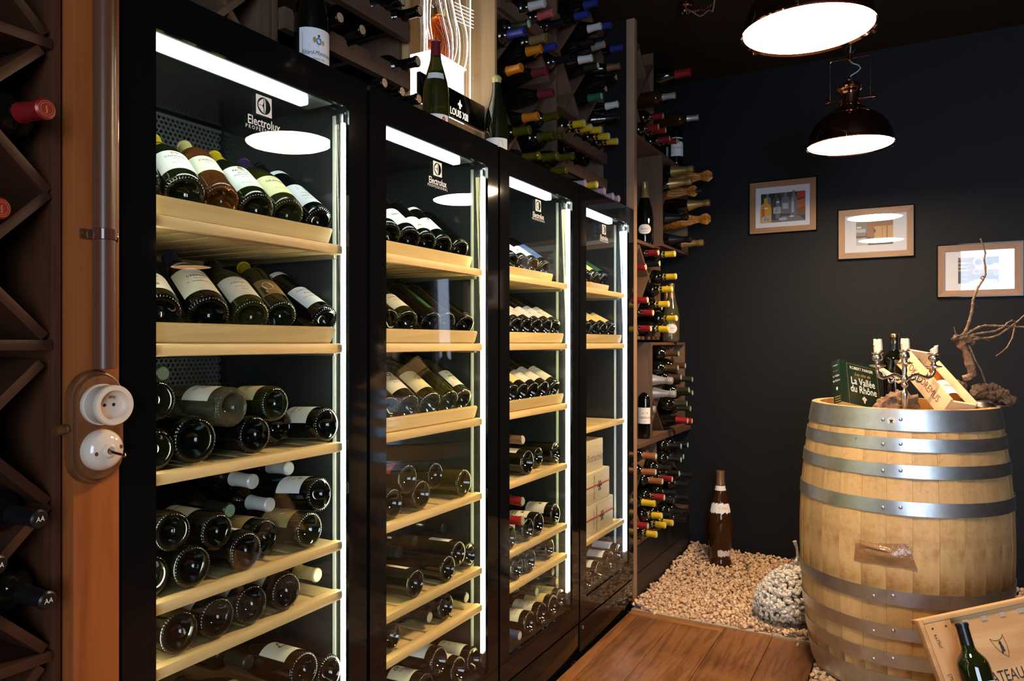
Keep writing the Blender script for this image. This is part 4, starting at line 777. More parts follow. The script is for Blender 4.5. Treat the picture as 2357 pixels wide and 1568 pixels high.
# oval wooden plate with socket and toggle switch
def stadium(w, h, n=14):
    r = w / 2; P = []
    for k in range(n + 1): a = math.pi * k / n; P.append((r * math.cos(a), h / 2 - r + r * math.sin(a)))
    for k in range(n + 1): a = math.pi + math.pi * k / n; P.append((r * math.cos(a), -h / 2 + r + r * math.sin(a)))
    return P
pc = onx(224, 984, -1.128); zc_ = pc.z
sp = thing('socket_plate', 'oval turned wooden plate with porcelain socket and toggle switch', 'socket', (-1.15, pc.y + .004, zc_))
RY = frame_mat((0, 0, 0), (0, 1, 0), (0, 0, 1))        # local xy -> world y,z ; local z -> +x
def rings(levels):
    m = MB(); prev = None; v = []; f = []; n = None
    for (w, h, z) in levels:
        P = stadium(w, h); n = len(P); v += [RY @ Vector((p[0], p[1], z)) for p in P]
    for k in range(len(levels) - 1):
        for i in range(n): f.append((k * n + i, k * n + (i + 1) % n, (k + 1) * n + (i + 1) % n, (k + 1) * n + i))
    f.append(tuple(range((len(levels) - 1) * n, len(levels) * n))); m.add(v, f); return m
put('plate', rings([(.085, .176, .0), (.090, .181, .004), (.089, .180, .012), (.084, .175, .017), (.078, .169, .018), (.0765, .1675, .0165), (.0735, .1645, .017), (.0735, .1645, .021), (.071, .162, .0235), (.066, .157, .024)]).mesh('plate', True, 35), M_mould, sp)
zs = zpl(252, 932, -1.105) - zc_; zt = zpl(245, 1036, -1.115) - zc_
RX = Matrix.Rotation(math.pi / 2, 4, 'Y')
so = put('socket', MB().lathe([(.0325, .024), (.0325, .030), (.031, .032), (.0305, .050), (.0315, .053), (.0315, .060), (.030, .0625), (.0235, .0625), (.0225, .060), (.0215, .046), (0, .046)], 40, Matrix.Translation((0, 0, zs)) @ RX).mesh('socket', True, 35), M_porc, sp)
for dy in (-.0075, .0075): put('pin_hole_shade', MB().lathe([(.0028, .0462), (.0018, .0464), (0, .0463)], 12, Matrix.Translation((0, dy, zs)) @ RX).mesh('pin_hole_shade'), M_holeshade, so)  # flat dark discs: the shade inside the pin holes put into colour
put('earth_pin', MB().lathe([(.0022, .046), (.0022, .058), (.001, .0595), (0, .0595)], 12, Matrix.Translation((0, .0, zs + .012)) @ RX).mesh('earth_pin', True), M_silver, so)
sw = put('switch', MB().lathe([(.0325, .024), (.0325, .029), (.031, .035), (.027, .041), (.020, .0455), (.012, .0475), (.0105, .0505), (.009, .0515), (.006, .0515), (.0058, .045), (0, .045)], 40, Matrix.Translation((0, 0, zt)) @ RX).mesh('switch', True, 40), M_porc, sp)
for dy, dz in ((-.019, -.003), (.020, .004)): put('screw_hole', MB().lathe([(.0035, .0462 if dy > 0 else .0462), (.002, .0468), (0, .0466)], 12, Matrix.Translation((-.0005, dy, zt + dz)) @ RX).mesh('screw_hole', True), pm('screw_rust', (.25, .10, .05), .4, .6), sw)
tg = onx(268, 1045, -1.085)
put('toggle', MB().tube([(.044, 0, zt), (.054, .006, zt - .004), (.062, .012, zt - .007)], [.0025, .0022, .002], 10).lathe([(0, -.0038), (.0026, -.0028), (.0037, 0), (.0026, .0028), (0, .0038)], 14, Matrix.Translation((.0635, .013, zt - .0075))).mesh('toggle', True), M_copper, sw)
put('side_knob', MB().lathe([(.0, 0), (.0065, .001), (.0075, .004), (.0065, .006), (.008, .008), (.0085, .014), (.007, .020), (0, .021)], 20, Matrix.Translation((.012, -.043, .001)) @ Matrix.Rotation(math.pi / 2, 4, 'X')).mesh('side_knob', True), M_mould, sp)
RANK = ['highest', 'second highest', 'third highest', 'fourth highest', 'fifth highest', 'sixth highest', 'seventh highest', 'eighth highest', 'ninth highest', 'tenth highest']
def ranked(pts, X):      # (u, v, rank word) by real height
    o = sorted(pts, key=lambda p: -onx(p[-2], p[-1], X).z); return [(p, (RANK[i] + ' ' if len(o) > 1 and i < len(o) - 1 else 'lowest ' if len(o) > 1 else '')) for i, p in enumerate(o)]
# bottles in the left rack
def out_bottle(px, py, X, label, group, cap=None, k='bord', turn=0, tilt=0, ymax=None, **kw):
    p = onx(px, py, X)
    while ymax and p.y > ymax and X < -.8: X += .02; p = onx(px, py, X)
    while ymax and p.y < 3.322 and X > -1.2: X -= .01; p = onx(px, py, X)
    A = dirv(turn, tilt, 1); return bottle(k, kw.pop('g', G_dark), axis_mat(p - A * (LEN[k] + .001) * kw.get('sc', 1), A, kw.pop('upv', (0, 0, 1))), label, group, cap, **kw)
def emblem_disc(t, k, mat, txt, ring=True):
    m = MB(); z = LEN[k] + .0016; T = Matrix.Translation((0, 0, z)) @ Matrix.Rotation(-math.pi / 2, 4, 'Z')
    text_on(m, txt, T, .013, 0, .9)
    if ring:
        for r in (.0128, .0098):
            n = 24
            for i in range(n):
                a, b = 2 * math.pi * i / n, 2 * math.pi * (i + .8) / n
                m.add([T @ Vector((q * math.cos(c), q * math.sin(c), 0)) for q, c in ((r - .0007, a), (r, a), (r, b), (r - .0007, b))], [(0, 1, 2, 3)])
    put('emblem', m.mesh('emblem'), mat, t)
for (px, py, lb) in ((97, 254, 'red capsule bottle with gold crest in lattice rack, beside the rack stile'), (0, 482, 'red capsule bottle with gold crest in lattice rack, deeper cell away from stile')):
    emblem_disc(out_bottle(px, py, -1.10, lb, 'red capped bottles in the lattice rack', 'red', sc=.92, turn=14), 'bord', pm('gold_foil', (.75, .42, .14), .3, .8), '§')
for (px, py, lb) in ((97, 1201, 'black capsule bottle with white monogram, topmost by rack stile'), (2, 1311, 'black capsule bottle with white monogram, away from the rack stile'), (108, 1386, 'black capsule bottle with white monogram, lowest by rack stile')):
    emblem_disc(out_bottle(px, py, -1.12, lb, 'monogrammed bottles in the lattice rack', 'black', turn=15, sc=.85), 'bord', M_white, 'AA', False)

# ================================================================== racks above the cabinets
ZT = 1.842; XF = -1.30; XB = -1.70
def scallop(t, y0, y1, zc, x0, x1, pitch, first, mat, h=.055):
    poly = [(y0, zc - .044), (y1, zc - .044)]; top = zc + .006; y = first; ns = []
    while y < y1 - .02:
        if y > y0 + .02: ns.append(y)
        y += pitch
    poly.append((y1, top))
    for y in reversed(ns):
        poly += [(y + .020, top)] + [(y + .0175 * math.cos(a), zc - .0 + .002 - .0175 * math.sin(a)) for a in np.linspace(0, math.pi, 9)] + [(y - .020, top)]
    poly.append((y0, top))
    R = Matrix(((0, 0, 1, 0), (1, 0, 0, 0), (0, 1, 0, 0), (0, 0, 0, 1)))   # poly xy -> world yz, extrude -> x
    put('scalloped_rail', MB().prism(poly, x0, x1, R).mesh('scalloped_rail'), mat, t)
def vboard(t, y0, y1, z0, z1, x0=XB, x1=XF, mat=None, nm='divider'): put(nm, MB().box(x0, x1, y0, y1, z0, z1, .001).mesh(nm, True, 30), mat or M_rackw, t)
def hboard(t, y0, y1, z, x0=XB, x1=XF, mat=None, nm='shelf_board', th=.016): put(nm, MB().box(x0, x1, y0, y1, z - th / 2, z + th / 2, .001).mesh(nm, True, 30), mat or M_rackwy, t)
ra = thing('diamond_wine_rack', 'empty dark diamond rack above the cabinet beside the socket post', 'wine rack', (0, 0, 0))
vboard(ra, .76, .775, ZT, ZC - .005); vboard(ra, 1.185, 1.2, ZT, ZC - .005)
lattice(ra, .776, 1.184, ZT, ZT + .408, ([0, .204, -.204], [.408, .204, .612]), XF, XB + .02, M_rackwy)
lattice(ra, .776, 1.184, ZT + .424, ZT + .832, ([0, .204, -.204], [.408, .204, .612]), XF, XB + .02, M_rackwy); hboard(ra, .776, 1.184, ZT + .416)
rb = thing('scalloped_wine_rack', 'rack of scalloped rails with corked bottles above second cabinet', 'wine rack', (0, 0, 0))
vboard(rb, 1.205, 1.22, ZT, ZC - .005); vboard(rb, 1.70, 1.715, ZT, ZC - .005, x1=XF - .02)
for zc in (1.898, 2.006, 2.146, 2.28, 2.42, 2.56):
    scallop(rb, 1.221, 1.699, zc - .012, XF, XF + .022, .0905, 1.265, M_rackwy); hboard(rb, 1.221, 1.699, zc - .058, XF - .235, XF - .2, nm='rear_rest', th=.02)
put('rear_rail', MB().box(XB, XB + .015, 1.221, 1.699, ZT, ZC - .01).mesh('rear_rail'), M_rackwy, rb)
CORK = [(784, 41), (835, 69), (940, 17), (989, 41), (973, 147), (902, 199), (949, 225), (991, 247)]
for i, (u, v) in enumerate(CORK):
    tier = 'upper' if v < 45 and u > 900 else 'middle' if v < 160 else 'lowest'; nth = {784: 'third', 835: 'second', 973: 'first', 940: 'second', 989: 'first', 902: 'third', 949: 'second', 991: 'first'}[u]
    out_bottle(u, v, -1.225 if u < 980 else -1.215, f'corked dark bottle on {tier} scalloped rail, {nth} from the decanter niche', f'corked bottles on the {tier} scalloped rail', None, cork=True, tilt=2)
# display niche with decanter
nc = thing('display_niche', 'lit wooden niche holding the crystal decanter above the cabinets', 'display case', (0, 0, 0))
NX, NB0 = -1.33, -1.68
put('side_board', MB().box(NB0, XF + .02, 2.185, 2.20, ZT, ZC - .005, .001).mesh('side_board', True, 30), M_case, nc)
put('side_board', MB().box(NB0, XF + .0, 1.718, 1.728, ZT, ZC - .005, .001).mesh('side_board', True, 30), M_case, nc)
put('back_board', MB().box(NB0 - .012, NB0, 1.718, 2.2, ZT, ZC - .005).mesh('back_board'), M_case, nc)
put('base_board', MB().box(NB0, NX - .002, 1.729, 2.184, ZT, 1.955, .001).mesh('base_board', True, 30), M_case, nc)
sg = thing('lit_name_board', 'black name board with glowing lettering and fleur under the decanter', 'sign', (0, 0, 0))
p0 = onx(1112, 250, NX); ysr = min(p0.y, 2.18)
put('board', MB().box(NX, NX + .012, 1.80, ysr, 1.957, 2.045, .001).mesh('board', True, 30), M_black, sg)
m = MB(); zq = zpl(1058, 262, NX + .0125); yq = onx(1058, 262, NX + .0125).y
T = frame_mat((NX + .0128, yq - .002, zq - .003), (0, 1, 0), (0, 0, 1)); text_on(m, 'LOUIS XIII', T, .033, 0, .74, 0, .008)
Tf = frame_mat((NX + .0128, yq + .002, zq + .03), (0, 1, 0), (0, 0, 1))
def fl(pts): m.add([Tf @ Vector((x, y, 0)) for x, y in pts], [tuple(range(len(pts)))])
fl([(0, .017), (.0045, .006), (.002, -.003), (-.002, -.003), (-.0045, .006)])
for s in (-1, 1): fl([(s * .0025, -.002), (s * .006, .003), (s * .0105, .004), (s * .0125, -.001), (s * .010, -.005), (s * .009, .000), (s * .006, -.001)])
fl([(-.007, -.0035), (.007, -.0035), (.007, -.0055), (-.007, -.0055)]); fl([(-.003, -.006), (.003, -.006), (.0045, -.012), (0, -.015), (-.0045, -.012)])
put('lettering', m.mesh('lettering'), M_sign, sg)
# acrylic pedestal and edge-lit sheet
DX = -1.408; pd = onx(1012, 100, DX)
ped = thing('acrylic_pedestal', 'clear lit acrylic pedestal under the crystal decanter', 'pedestal', (0, 0, 0))
PZ = zpl(1020, 132, DX + .05); yd = pd.y
put('block', MB().box(DX - .05, DX + .05, yd - .11, yd + .075, 1.957, PZ - .002, .003).mesh('block', True, 30), M_base, ped)
for i in range(9): put('engraved_line', MB().box(DX + .0505, DX + .0515, yd - .10 + i * .02, yd - .0985 + i * .02, 1.96, PZ - .008).mesh('engraved_line'), M_edge, ped)
put('top_plate', MB().box(DX - .055, DX + .055, yd - .115, yd + .08, PZ - .0015, PZ + .004, .001).mesh('top_plate', True, 30), M_edge, ped)
ac = thing('acrylic_sheet', 'clear acrylic sheet with glowing curved engraved lines before the decanter', 'panel', (0, 0, 0))
AX = -1.346
put('sheet', MB().box(AX - .004, AX, 1.735, onx(1090, 60, AX).y, 1.957, 2.68).mesh('sheet'), M_acr, ac)
def smooth_path(P, sub=6):
    P = [Vector(p) for p in P]; Q = []; n = len(P)
    for i in range(n - 1):
        p0, p1, p2, p3 = P[max(i - 1, 0)], P[i], P[i + 1], P[min(i + 2, n - 1)]
        for k in range(sub): s = k / sub; Q.append(.5 * ((2 * p1) + (p2 - p0) * s + (2 * p0 - 5 * p1 + 4 * p2 - p3) * s * s + (3 * p1 - p0 - 3 * p2 + p3) * s ** 3))
    return Q + [P[-1]]
def aline(P, w=.0016): put('engraved_line', MB().tube(smooth_path([onx(u, v, AX + .003) for u, v in P]), w, 6).mesh('engraved_line', True), M_edge, ac)
aline([(976, -60), (978, 60), (976, 190)]); aline([(984, -60), (983, 100), (980, 180)]); aline([(1083, -60), (1082, 230)], .0018)
for dx in (0, 16, 33): aline([(1018 + dx, -40), (1030 + dx, 30), (1041 + dx * 1.02, 80), (1042 + dx, 130), (1034 + dx * .9, 180), (1026 + dx * .85, 220)])
for dx in (0, 9): aline([(1000 + dx * 3, -50), (1020 + dx * 3, 40), (1034 + dx * 2, 110), (1030 + dx, 160), (1022 + dx, 215)], .001)
for dx in (0, 12, 24): aline([(996 - dx * .6, -40), (990 - dx * .6, 40), (996 - dx * .5, 90)], .001)
for k in range(6): aline([(1046, 5 + k * 8), (1090, 25 + k * 8)], .0005)
dc = thing('crystal_decanter', 'round crystal decanter of orange cognac with gold collar', 'decanter', (DX, yd, PZ + .004))
PROFD = [(0, .0), (.03, .0), (.040, .004), (.058, .018), (.070, .045), (.073, .075), (.068, .105), (.055, .128), (.036, .146), (.022, .156), (.018, .165), (.018, .185), (0, .185)]
m = MB(); m.lathe(PROFD, 40); m.v = [(x * .55, y, z) for x, y, z in m.v]; put('flask', m.mesh('flask', True, 50), pm('cognac', (.95, .16, .02), .05, trans=.85, ior=1.35), dc)
put('gold_collar', MB().lathe([(.0195, .158), (.0215, .160), (.0215, .186), (.0195, .188)], 28).mesh('gold_collar', True), M_brass, dc)
put('stopper', MB().lathe([(.012, .186), (.024, .19), (.026, .198), (.016, .206), (.012, .214), (.020, .228), (.017, .242), (0, .25)], 10).mesh('stopper'), pm('crystal', (.9, .9, .9), .02, trans=.9), dc)
for s in (-1, 1):
    for k in range(8):
        a = -.9 + k * .27; put('crystal_spike', MB().lathe([(0, -.007), (.006, 0), (0, .007)], 6, Matrix.Translation((0, s * (.006 + .072 * math.cos(a)), .073 + .072 * math.sin(a))) @ Matrix.Rotation(s * math.pi / 2, 4, 'X')).mesh('crystal_spike'), MATS['crystal'], dc)
put('medallion', MB().lathe([(.016, 0), (.016, .004), (.011, .006), (0, .006)], 20, Matrix.Translation((.038, .012, .055)) @ RX).mesh('medallion', True), MATS['crystal'], dc)
# bottles standing on the cabinets
def standing(px, D, z, k, g, label, cap, sty=None, face=None, group=None, **kw):
    p = dep(px, 790, D); f = face or (-p.x, -p.y); a = math.atan2(f[1], f[0])
    return bottle(k, g, Matrix.Translation((p.x, p.y, z)) @ Matrix.Rotation(a, 4, 'Z'), label, group, cap, sty, **kw)
STY['bata'] = ((.84, .84, .86), .012, .108, 1.15, [('#ell', .0, .078, .007, .009, 3), ('#ell', -.010, .080, .004, .007, 2), ('#ell', .011, .076, .003, .006, 2), ('#ell', 0, .090, .003, .003, 0), ('#rect', -.012, .066, .012, .0006, 0), ('#rect', 0, .098, .038, .0006, 2), ('#rect', -.038, .055, .0005, .043, 2), ('Bâtard-Montrachet', .050, .0145, 0, .4, .75), ('GRAND CRU', .036, .0065, 0), ('DOMAINE LEFLAIVE, PULIGNY', .022, .0055, 0)])
STY['lagr'] = (WHT, .012, .062, 1.15, [('#ell', .026, .047, .006, .010, 1), ('LA GRANDE RUE', .030, .010, 0), ('—', .02, .006, 1)])
STY['perr'] = (WHT, .02, .075, 1.1, [('#ell', .015, .052, .010, .016, 4), ('TERRES', .028, .008, 0)])
standing(717, 1.722, CH + .001, 'burg', G_dark, 'dark bottle with crested white label standing on the first cabinet', 'black', 'bata', roll=.42)
standing(1003, 2.21, CH + .001, 'burg', G_olive, 'olive burgundy bottle with dark red capsule standing before the decanter', 'maroon', 'lagr', capz=.245, necklab=True)
standing(1143, 2.51, CH + .001, 'burg', G_green, 'dark bottle sealed with yellow wax standing beside the display niche', 'cream', 'perr', capz=.272, wax=True)
# diamond rack B and mixed rack C
r1 = thing('diamond_wine_rack', 'diamond rack of coloured capsules beside the display niche', 'wine rack', (0, 0, 0))
yB0, yB1, yC0, yC1 = 2.205, 2.715, 2.733, 3.235
vboard(r1, yB0, yB0 + .015, ZT, ZC - .005); hboard(r1, yB0 + .016, yB1 - .001, 2.40); 
lattice(r1, yB0 + .016, yB1, ZT, 2.392, ([-.009, -.414, .376], [.885, .285, .08]), XF, XB + .02, M_rackwy)
put('back_board', MB().box(XB, XB + .012, yB0, yB1, ZT, ZC - .005).mesh('back_board'), M_rackw, r1)
for zc in (2.445, 2.56): scallop(r1, yB0 + .016, yB1, zc, XF, XF + .02, .1, yB0 + .07, M_rackwy)
r2 = thing('mixed_wine_rack', 'rack with diamond cells over scalloped rails beside the pale post', 'wine rack', (0, 0, 0))
vboard(r2, yB1 + .001, yC0 - .001, ZT, ZC - .005); vboard(r2, yC1, yC1 + .008, ZT, ZC - .005); hboard(r2, yC0, yC1, 2.21)
put('back_board', MB().box(XB, XB + .012, yC0, yC1, ZT, ZC - .005).mesh('back_board'), M_rackw, r2)
lattice(r2, yC0, yC1, 2.218, ZC - .006, ([.208, -.072, -.292], [.23, .855]), XF, XB + .02, M_rackwy)
for zc in (1.985, 2.108): scallop(r2, yC0, yC1, zc, XF, XF + .02, .0905, yC0 + .045, M_rackwy); hboard(r2, yC0, yC1, zc - .046, XF - .235, XF - .2, nm='rear_rest', th=.02)
vb = thing('end_post', 'pale pine post at the end of the cabinet row', 'post', (0, 0, 0))
put('beam', MB().box(-1.19, XFRONT, 3.2475, 3.285, 0, ZC - .002, .001).mesh('beam', True, 30), M_post2, vb)
tag(put('black_end_panel', MB().box(-1.72, -1.192, 3.2475, 3.283, ZT - 1.84, ZC - .002).mesh('black_end_panel'), M_blkwood), 'black panel behind the pale post at the cabinet row end', 'panel')
BLIST = [('white', 1255, 6), ('pink', 1274, 28), ('blue', 1204, 44), ('dkgreen', 1220, 60), ('gold', 1254, 79), ('orange', 1250, 111), ('blue', 1280, 103), ('orange', 1196, 151), ('maroon', 1259, 161), ('maroon', 1275, 217), ('orange', 1240, 268), ('olive', 1284, 258), ('olive', 1225, 301), ('olive', 1275, 310), ('olive', 1292, 309), ('olive', 1242, 358), ('olive', 1284, 358), ('olive', 1324, 361), ('olive', 1305, 391), ('black', 1303, 37), ('black', 1310, 112)]
for (c, u, v), rk_ in [q for cc in sorted({b[0] for b in BLIST}) for q in ranked([b for b in BLIST if b[0] == cc], -1.205)]: out_bottle(u, v, -1.205, f'{rk_}{c} capsule bottle in the diamond rack beside display niche', f'{c} capped bottles beside the niche', c, end=(.35, .6, .4) if c == 'dkgreen' else None, k='burg' if c in ('orange', 'maroon') else 'bord', tilt=1)
CLIST = [('white', 1383, 59), ('blue', 1355, 31), ('blue', 1375, 6), ('blue', 1408, 62), ('black', 1402, 80), ('grey', 1393, 98), ('blue', 1437, 110), ('white', 1366, 136), ('dkgreen', 1375, 150), ('bronze', 1430, 155), (None, 1419, 177), (None, 1395, 205), ('green', 1385, 220), ('white', 1434, 230), ('black', 1430, 255), ('black', 1368, 95)]
for (c, u, v), rk_ in [q for cc in sorted({b[0] or '' for b in CLIST}) for q in ranked([b for b in CLIST if (b[0] or '') == cc], -1.195)]: out_bottle(u, v, -1.195, f'{rk_}{c or "corked dark"} {"capsule " if c else ""}bottle in diamond cells beside the pale post', f'{c or "corked"} bottles in the diamond cells by the post', c, cork=c is None, end=(.35, .6, .4) if c in ('dkgreen', 'green', 'white') else (.7, .2, .04) if c == 'grey' else None, tilt=1, k='burg', ymax=3.2)
for i, (u, v) in enumerate(((1346, 286), (1363, 299), (1385, 311), (1400, 323), (1421, 332))): out_bottle(u, v, -1.2, f'yellow capsule bottle on scalloped rail, {["fifth", "fourth", "third", "second", "first"][i]} from the pale post', 'yellow capped row on the scalloped rail', 'yellow', end=(.55, .62, .5), band=True)
for i, (c, u, v) in enumerate((('lavender', 1349, 425), ('yellow', 1375, 425), ('lavender', 1393, 440), ('lavender', 1413, 452), ('lavender', 1425, 457))): out_bottle(u, v, -1.19, f'{c} capsule bottle lying on the crate cabinet, {["fifth", "fourth", "third", "second", "first"][i]} from the pale post', f'{c} capped bottles lying on the end cabinet', c, k='bord', end=(.55, .62, .5) if c == 'yellow' else None)
for i, (u, v) in enumerate(((1310, 325), (1330, 338), (1348, 348), (1368, 358))):
    p = onx(u, v, -1.36); bottle('burg', G_dark, axis_mat(p, dirv(0, 0, -1)), f'dark bottle with white label below the yellow row, {ORD[3 - i]} from the pale post', 'dark bottles lying under the yellow row', 'black', 'plainw')

# ================================================================== racks beyond the post
YR0, YR1 = 3.288, 4.205
rk = thing('corner_wine_rack', 'tall corner rack of lattice cells and boxes against the black wall', 'wine rack', (0, 0, 0))
put('base_panel', MB().box(-1.70, XFRONT - .002, YR0, YR1, 0, .13).mesh('base_panel'), M_blkwood, rk)
put('base_panel', MB().box(-1.70, XFRONT - .004, YR0, YR1, .133, .256).mesh('base_panel'), M_blkwood, rk)
put('back_board', MB().box(-1.72, -1.70, YR0, YR1, 0, ZC - .005).mesh('back_board'), pm('rack_back2', (.05, .026, .016), .7), rk)
hboard(rk, YR0, YR1, .268, -1.70, XFRONT - .01, th=.022); hboard(rk, YR0, YR1, .733, -1.70, XFRONT + .004, th=.022)
hboard(rk, YR0, 3.69, 1.245, -1.70, XFRONT - .02); hboard(rk, YR0, 3.67, 1.706, -1.70, XFRONT - .01); hboard(rk, YR0, YR1, 2.205, -1.70, XFRONT - .01)
lattice(rk, YR0, 3.63, .28, .72, ([.203, -.207], [.62, .165]), XFRONT - .02, -1.65, M_rackwy); vboard(rk, 3.632, 3.646, .28, .722, -1.70, XFRONT - .02)
lattice(rk, 3.647, 4.10, .28, .72, ([-.218, .177], [.66, .165]), XFRONT - .05, -1.65, M_rackwy)
lattice(rk, YR0, 3.675, 1.254, 1.697, ([.358, .073, -.307], [.525, .08]), XFRONT - .02, -1.65, M_rackwy); vboard(rk, 3.677, 3.69, 1.254, 1.697, -1.70, XFRONT - .015)
lattice(rk, YR0, 3.675, 2.214, 2.70, ([.303, .068], [.64, .295]), XFRONT - .05, -1.65, M_rackwy); vboard(rk, 3.677, 3.69, 2.214, ZC - .006, -1.70, XFRONT - .05)
def rbox(y0, y1, z0, z1, label, offs):
    t = thing('wooden_rack_box', label, 'wine rack', (0, 0, 0)); x1 = XFRONT + .0
    put('side_panel', MB().box(-1.69, x1, y0, y0 + .014, z0, z1, .001).mesh('side_panel', True, 30), M_rackw, t); put('side_panel', MB().box(-1.69, x1, y1 - .014, y1, z0, z1, .001).mesh('side_panel', True, 30), M_rackw, t)
    put('top_panel', MB().box(-1.69, x1, y0 + .0145, y1 - .0145, z1 - .014, z1, .001).mesh('top_panel', True, 30), M_rackwy, t); put('bottom_panel', MB().box(-1.69, x1, y0 + .0145, y1 - .0145, z0, z0 + .014, .001).mesh('bottom_panel', True, 30), M_rackwy, t)
    put('back_panel', MB().box(-1.698, -1.69, y0, y1, z0, z1).mesh('back_panel'), M_darkw, t)
    h = z1 - z0 - .03; w = y1 - y0 - .03; lattice(t, y0 + .015, y1 - .015, z0 + .015, z1 - .015, offs, x1 - .02, -1.68, M_rackwy)
rbox(3.672, 4.16, 1.722, 2.194, 'upper wooden rack box of gold topped bottles in the corner', ([.357, .157, -.378], [.63, .08])); rbox(3.50, 4.10, .7455, 1.224, 'lower wooden rack box of silver and olive topped bottles in corner', ([-.345, .01], [.795, .24]))
def rb_(c, pts, where, X=-1.07, k='bord', **kw):
    for (u, v), rk_ in ranked(pts, X): out_bottle(u, v, X, f'{rk_}{c or "corked"} capsule bottle {where}', f'{c} capped bottles {where}', c, k=k, ymax=4.1, **dict(kw))
WE = (.55, .62, .5)
rb_('red', [(1591, 165)], 'with large body in the topmost corner cell', k='burg', sc=1.35, X=-1.02)
rb_('silver', [(1555, 219), (1611, 275)], 'in the topmost corner cells', g=G_rose, X=-1.05)
rb_('red', [(1529, 280), (1516, 292), (1534, 302), (1545, 314), (1558, 324)], 'in the small heap above the upper rack box', end=WE, X=-1.10, band=True)
W2 = 'in the upper corner rack box'
rb_('gold', [(1595, 388), (1592, 415), (1618, 561)], W2, k='cham', muselet=True, X=-1.03); rb_('black', [(1583, 499), (1591, 553)], W2, k='cham', muselet=True, X=-1.05)
rb_('gold', [(1633, 465)], 'with red neck band in the upper corner box', k='cham', muselet=True, X=-.98)
def cello(px, py, X, tipc, label, grp):
    t = out_bottle(px, py, X, label, grp, None, k='cham', g=G_cello, ymax=4.06)
    m = MB(); n = 14; rnd = random.Random(px)
    m.lathe([(.046, .1), (.045, .14), (.036, .19), (.026, .235), (.0185, .265), (.0165, .285), (.022, .30), (.026, .325), (.012, .345), (0, .34)], 26, mod={3: .003, 4: .002, 5: .002, 6: .004, 7: .006, 8: .004})
    put('cellophane_wrap', m.mesh('cellophane_wrap'), G_cello, t)
    if tipc: put('capsule', MB().lathe([(.017, .33), (.017, .37), (.015, .372), (0, .372)], 20).mesh('capsule', True, 35), capm(tipc), t)
for u, v in ((1628, 405), (1624, 504)): cello(u, v, -1.04, None, f'{"upper" if v < 450 else "lower"} bottle wrapped in crinkled amber cellophane in the upper corner box', 'amber cellophane bottles')
cello(1596, 442, -1.06, 'black', 'cellophane wrapped bottle with black tip in the upper corner box', None)
W3 = 'in the middle corner lattice'
rb_('red', [(1515, 581), (1487, 615), (1492, 693), (1499, 727), (1508, 760)], W3, end=WE, band=True, X=-1.11)
rb_('yellow', [(1547, 595), (1555, 633), (1548, 665), (1540, 700), (1552, 734), (1537, 762)], W3, end=WE, band=True, X=-1.05)
rb_('black', [(1521, 608), (1530, 643), (1528, 719), (1519, 751)], W3, end=WE, X=-1.11)
W4 = 'in the lower corner rack box'
rb_('brown', [(1562, 820), (1562, 844), (1578, 843), (1567, 866)], W4, end=(.3, .4, .42), X=-1.06); rb_('silver', [(1548, 878), (1555, 908), (1545, 942)], W4, k='cham', muselet=True, X=-1.07)
rb_('dkgreen', [(1594, 879), (1588, 898), (1584, 896), (1585, 922), (1587, 942)], W4, end=(.3, .34, .3), X=-1.04); rb_('red', [(1582, 973), (1593, 969)], W4, end=(.5, .45, .42), X=-1.04, k='burg')
W5 = 'in the lowest corner lattice'
rb_('black', [(1576, 1018), (1566, 1024), (1574, 1043), (1568, 1050), (1566, 1075)], 'with pale end in the lowest corner lattice', end=(.3, .5, .48), X=-1.06)
rb_('black', [(1545, 1080), (1595, 1095), (1584, 1121), (1555, 1138), (1585, 1143), (1550, 1168), (1566, 1171), (1551, 1180), (1587, 1180), (1565, 1197)], 'with dark end in the lowest corner lattice', X=-1.05)
rb_('copper', [(1510, 1062), (1510, 1076), (1525, 1109)], W5, end=WE, X=-1.08); rb_('red', [(1548, 1115), (1535, 1150), (1504, 1217)], W5, end=WE, X=-1.07, band=True)
rb_('yellow', [(1523, 1184), (1530, 1216), (1546, 1214), (1519, 1238)], W5, end=WE, band=True, X=-1.07); rb_('yellow', [(1512, 1165)], 'without neck band in the lowest corner lattice', X=-1.09)
# bottles standing in the corner rack
STY['oval'] = ((.78, .76, .74), .05, .098, .75, [('Ruinart', .076, .014, 0), ('CHAMPAGNE', .062, .005, 0)])
STY['ovaly'] = ((.78, .78, .76), .05, .098, .75, [('Ruinart', .076, .014, 0), ('BLANC DE BLANCS', .062, .005, 0)])
STY['pinkl'] = ((.72, .36, .34), .05, .11, .8, [('ROSÉ', .085, .01, 0)])
STY['card'] = ((.82, .76, .70), .075, .155, 1.2, [('CARDILLON', .105, .014, 0), ('#ell', 0, .128, .014, .004, 0), ('Rioja', .087, .006, 0)])
STY['dem'] = ((.80, .82, .86), .05, .155, 1.0, [('#rect', 0, .13, .011, .015, 0), ('#rect', 0, .13, .006, .010, 2), ('LA DE MAR', .095, .012, 0), ('2009', .07, .005, 0)])
def spot(px, X): d = ray(px, 790); return Vector((X, d.y * X / d.x, 0))
def stand_at(px, X, z, *a, **kw):
    p = spot(px, X); D = p.dot(FWD); return standing(px, D, z, *a, **kw)
stand_at(1484, -1.20, 1.7145, 'cham', G_dark, 'champagne bottle with oval label standing beside the upper rack box', 'gold', 'oval', muselet=True, capz=.235)
stand_at(1485, -1.19, .7445, 'bord', G_dark, 'red wine bottle with yellow wax top standing beside lower rack box', 'yellow', 'card', wax=True, capz=.262)
stand_at(1545, -1.17, 1.2245, 'cham', G_pale, 'pale champagne bottle with white oval label on lower rack box', 'bronze', 'ovaly', muselet=True, capz=.24)
stand_at(1534, -1.27, 1.2245, 'cham', G_dark, 'champagne bottle with pink label on the lower rack box', 'bronze', 'pinkl', muselet=True, capz=.24)
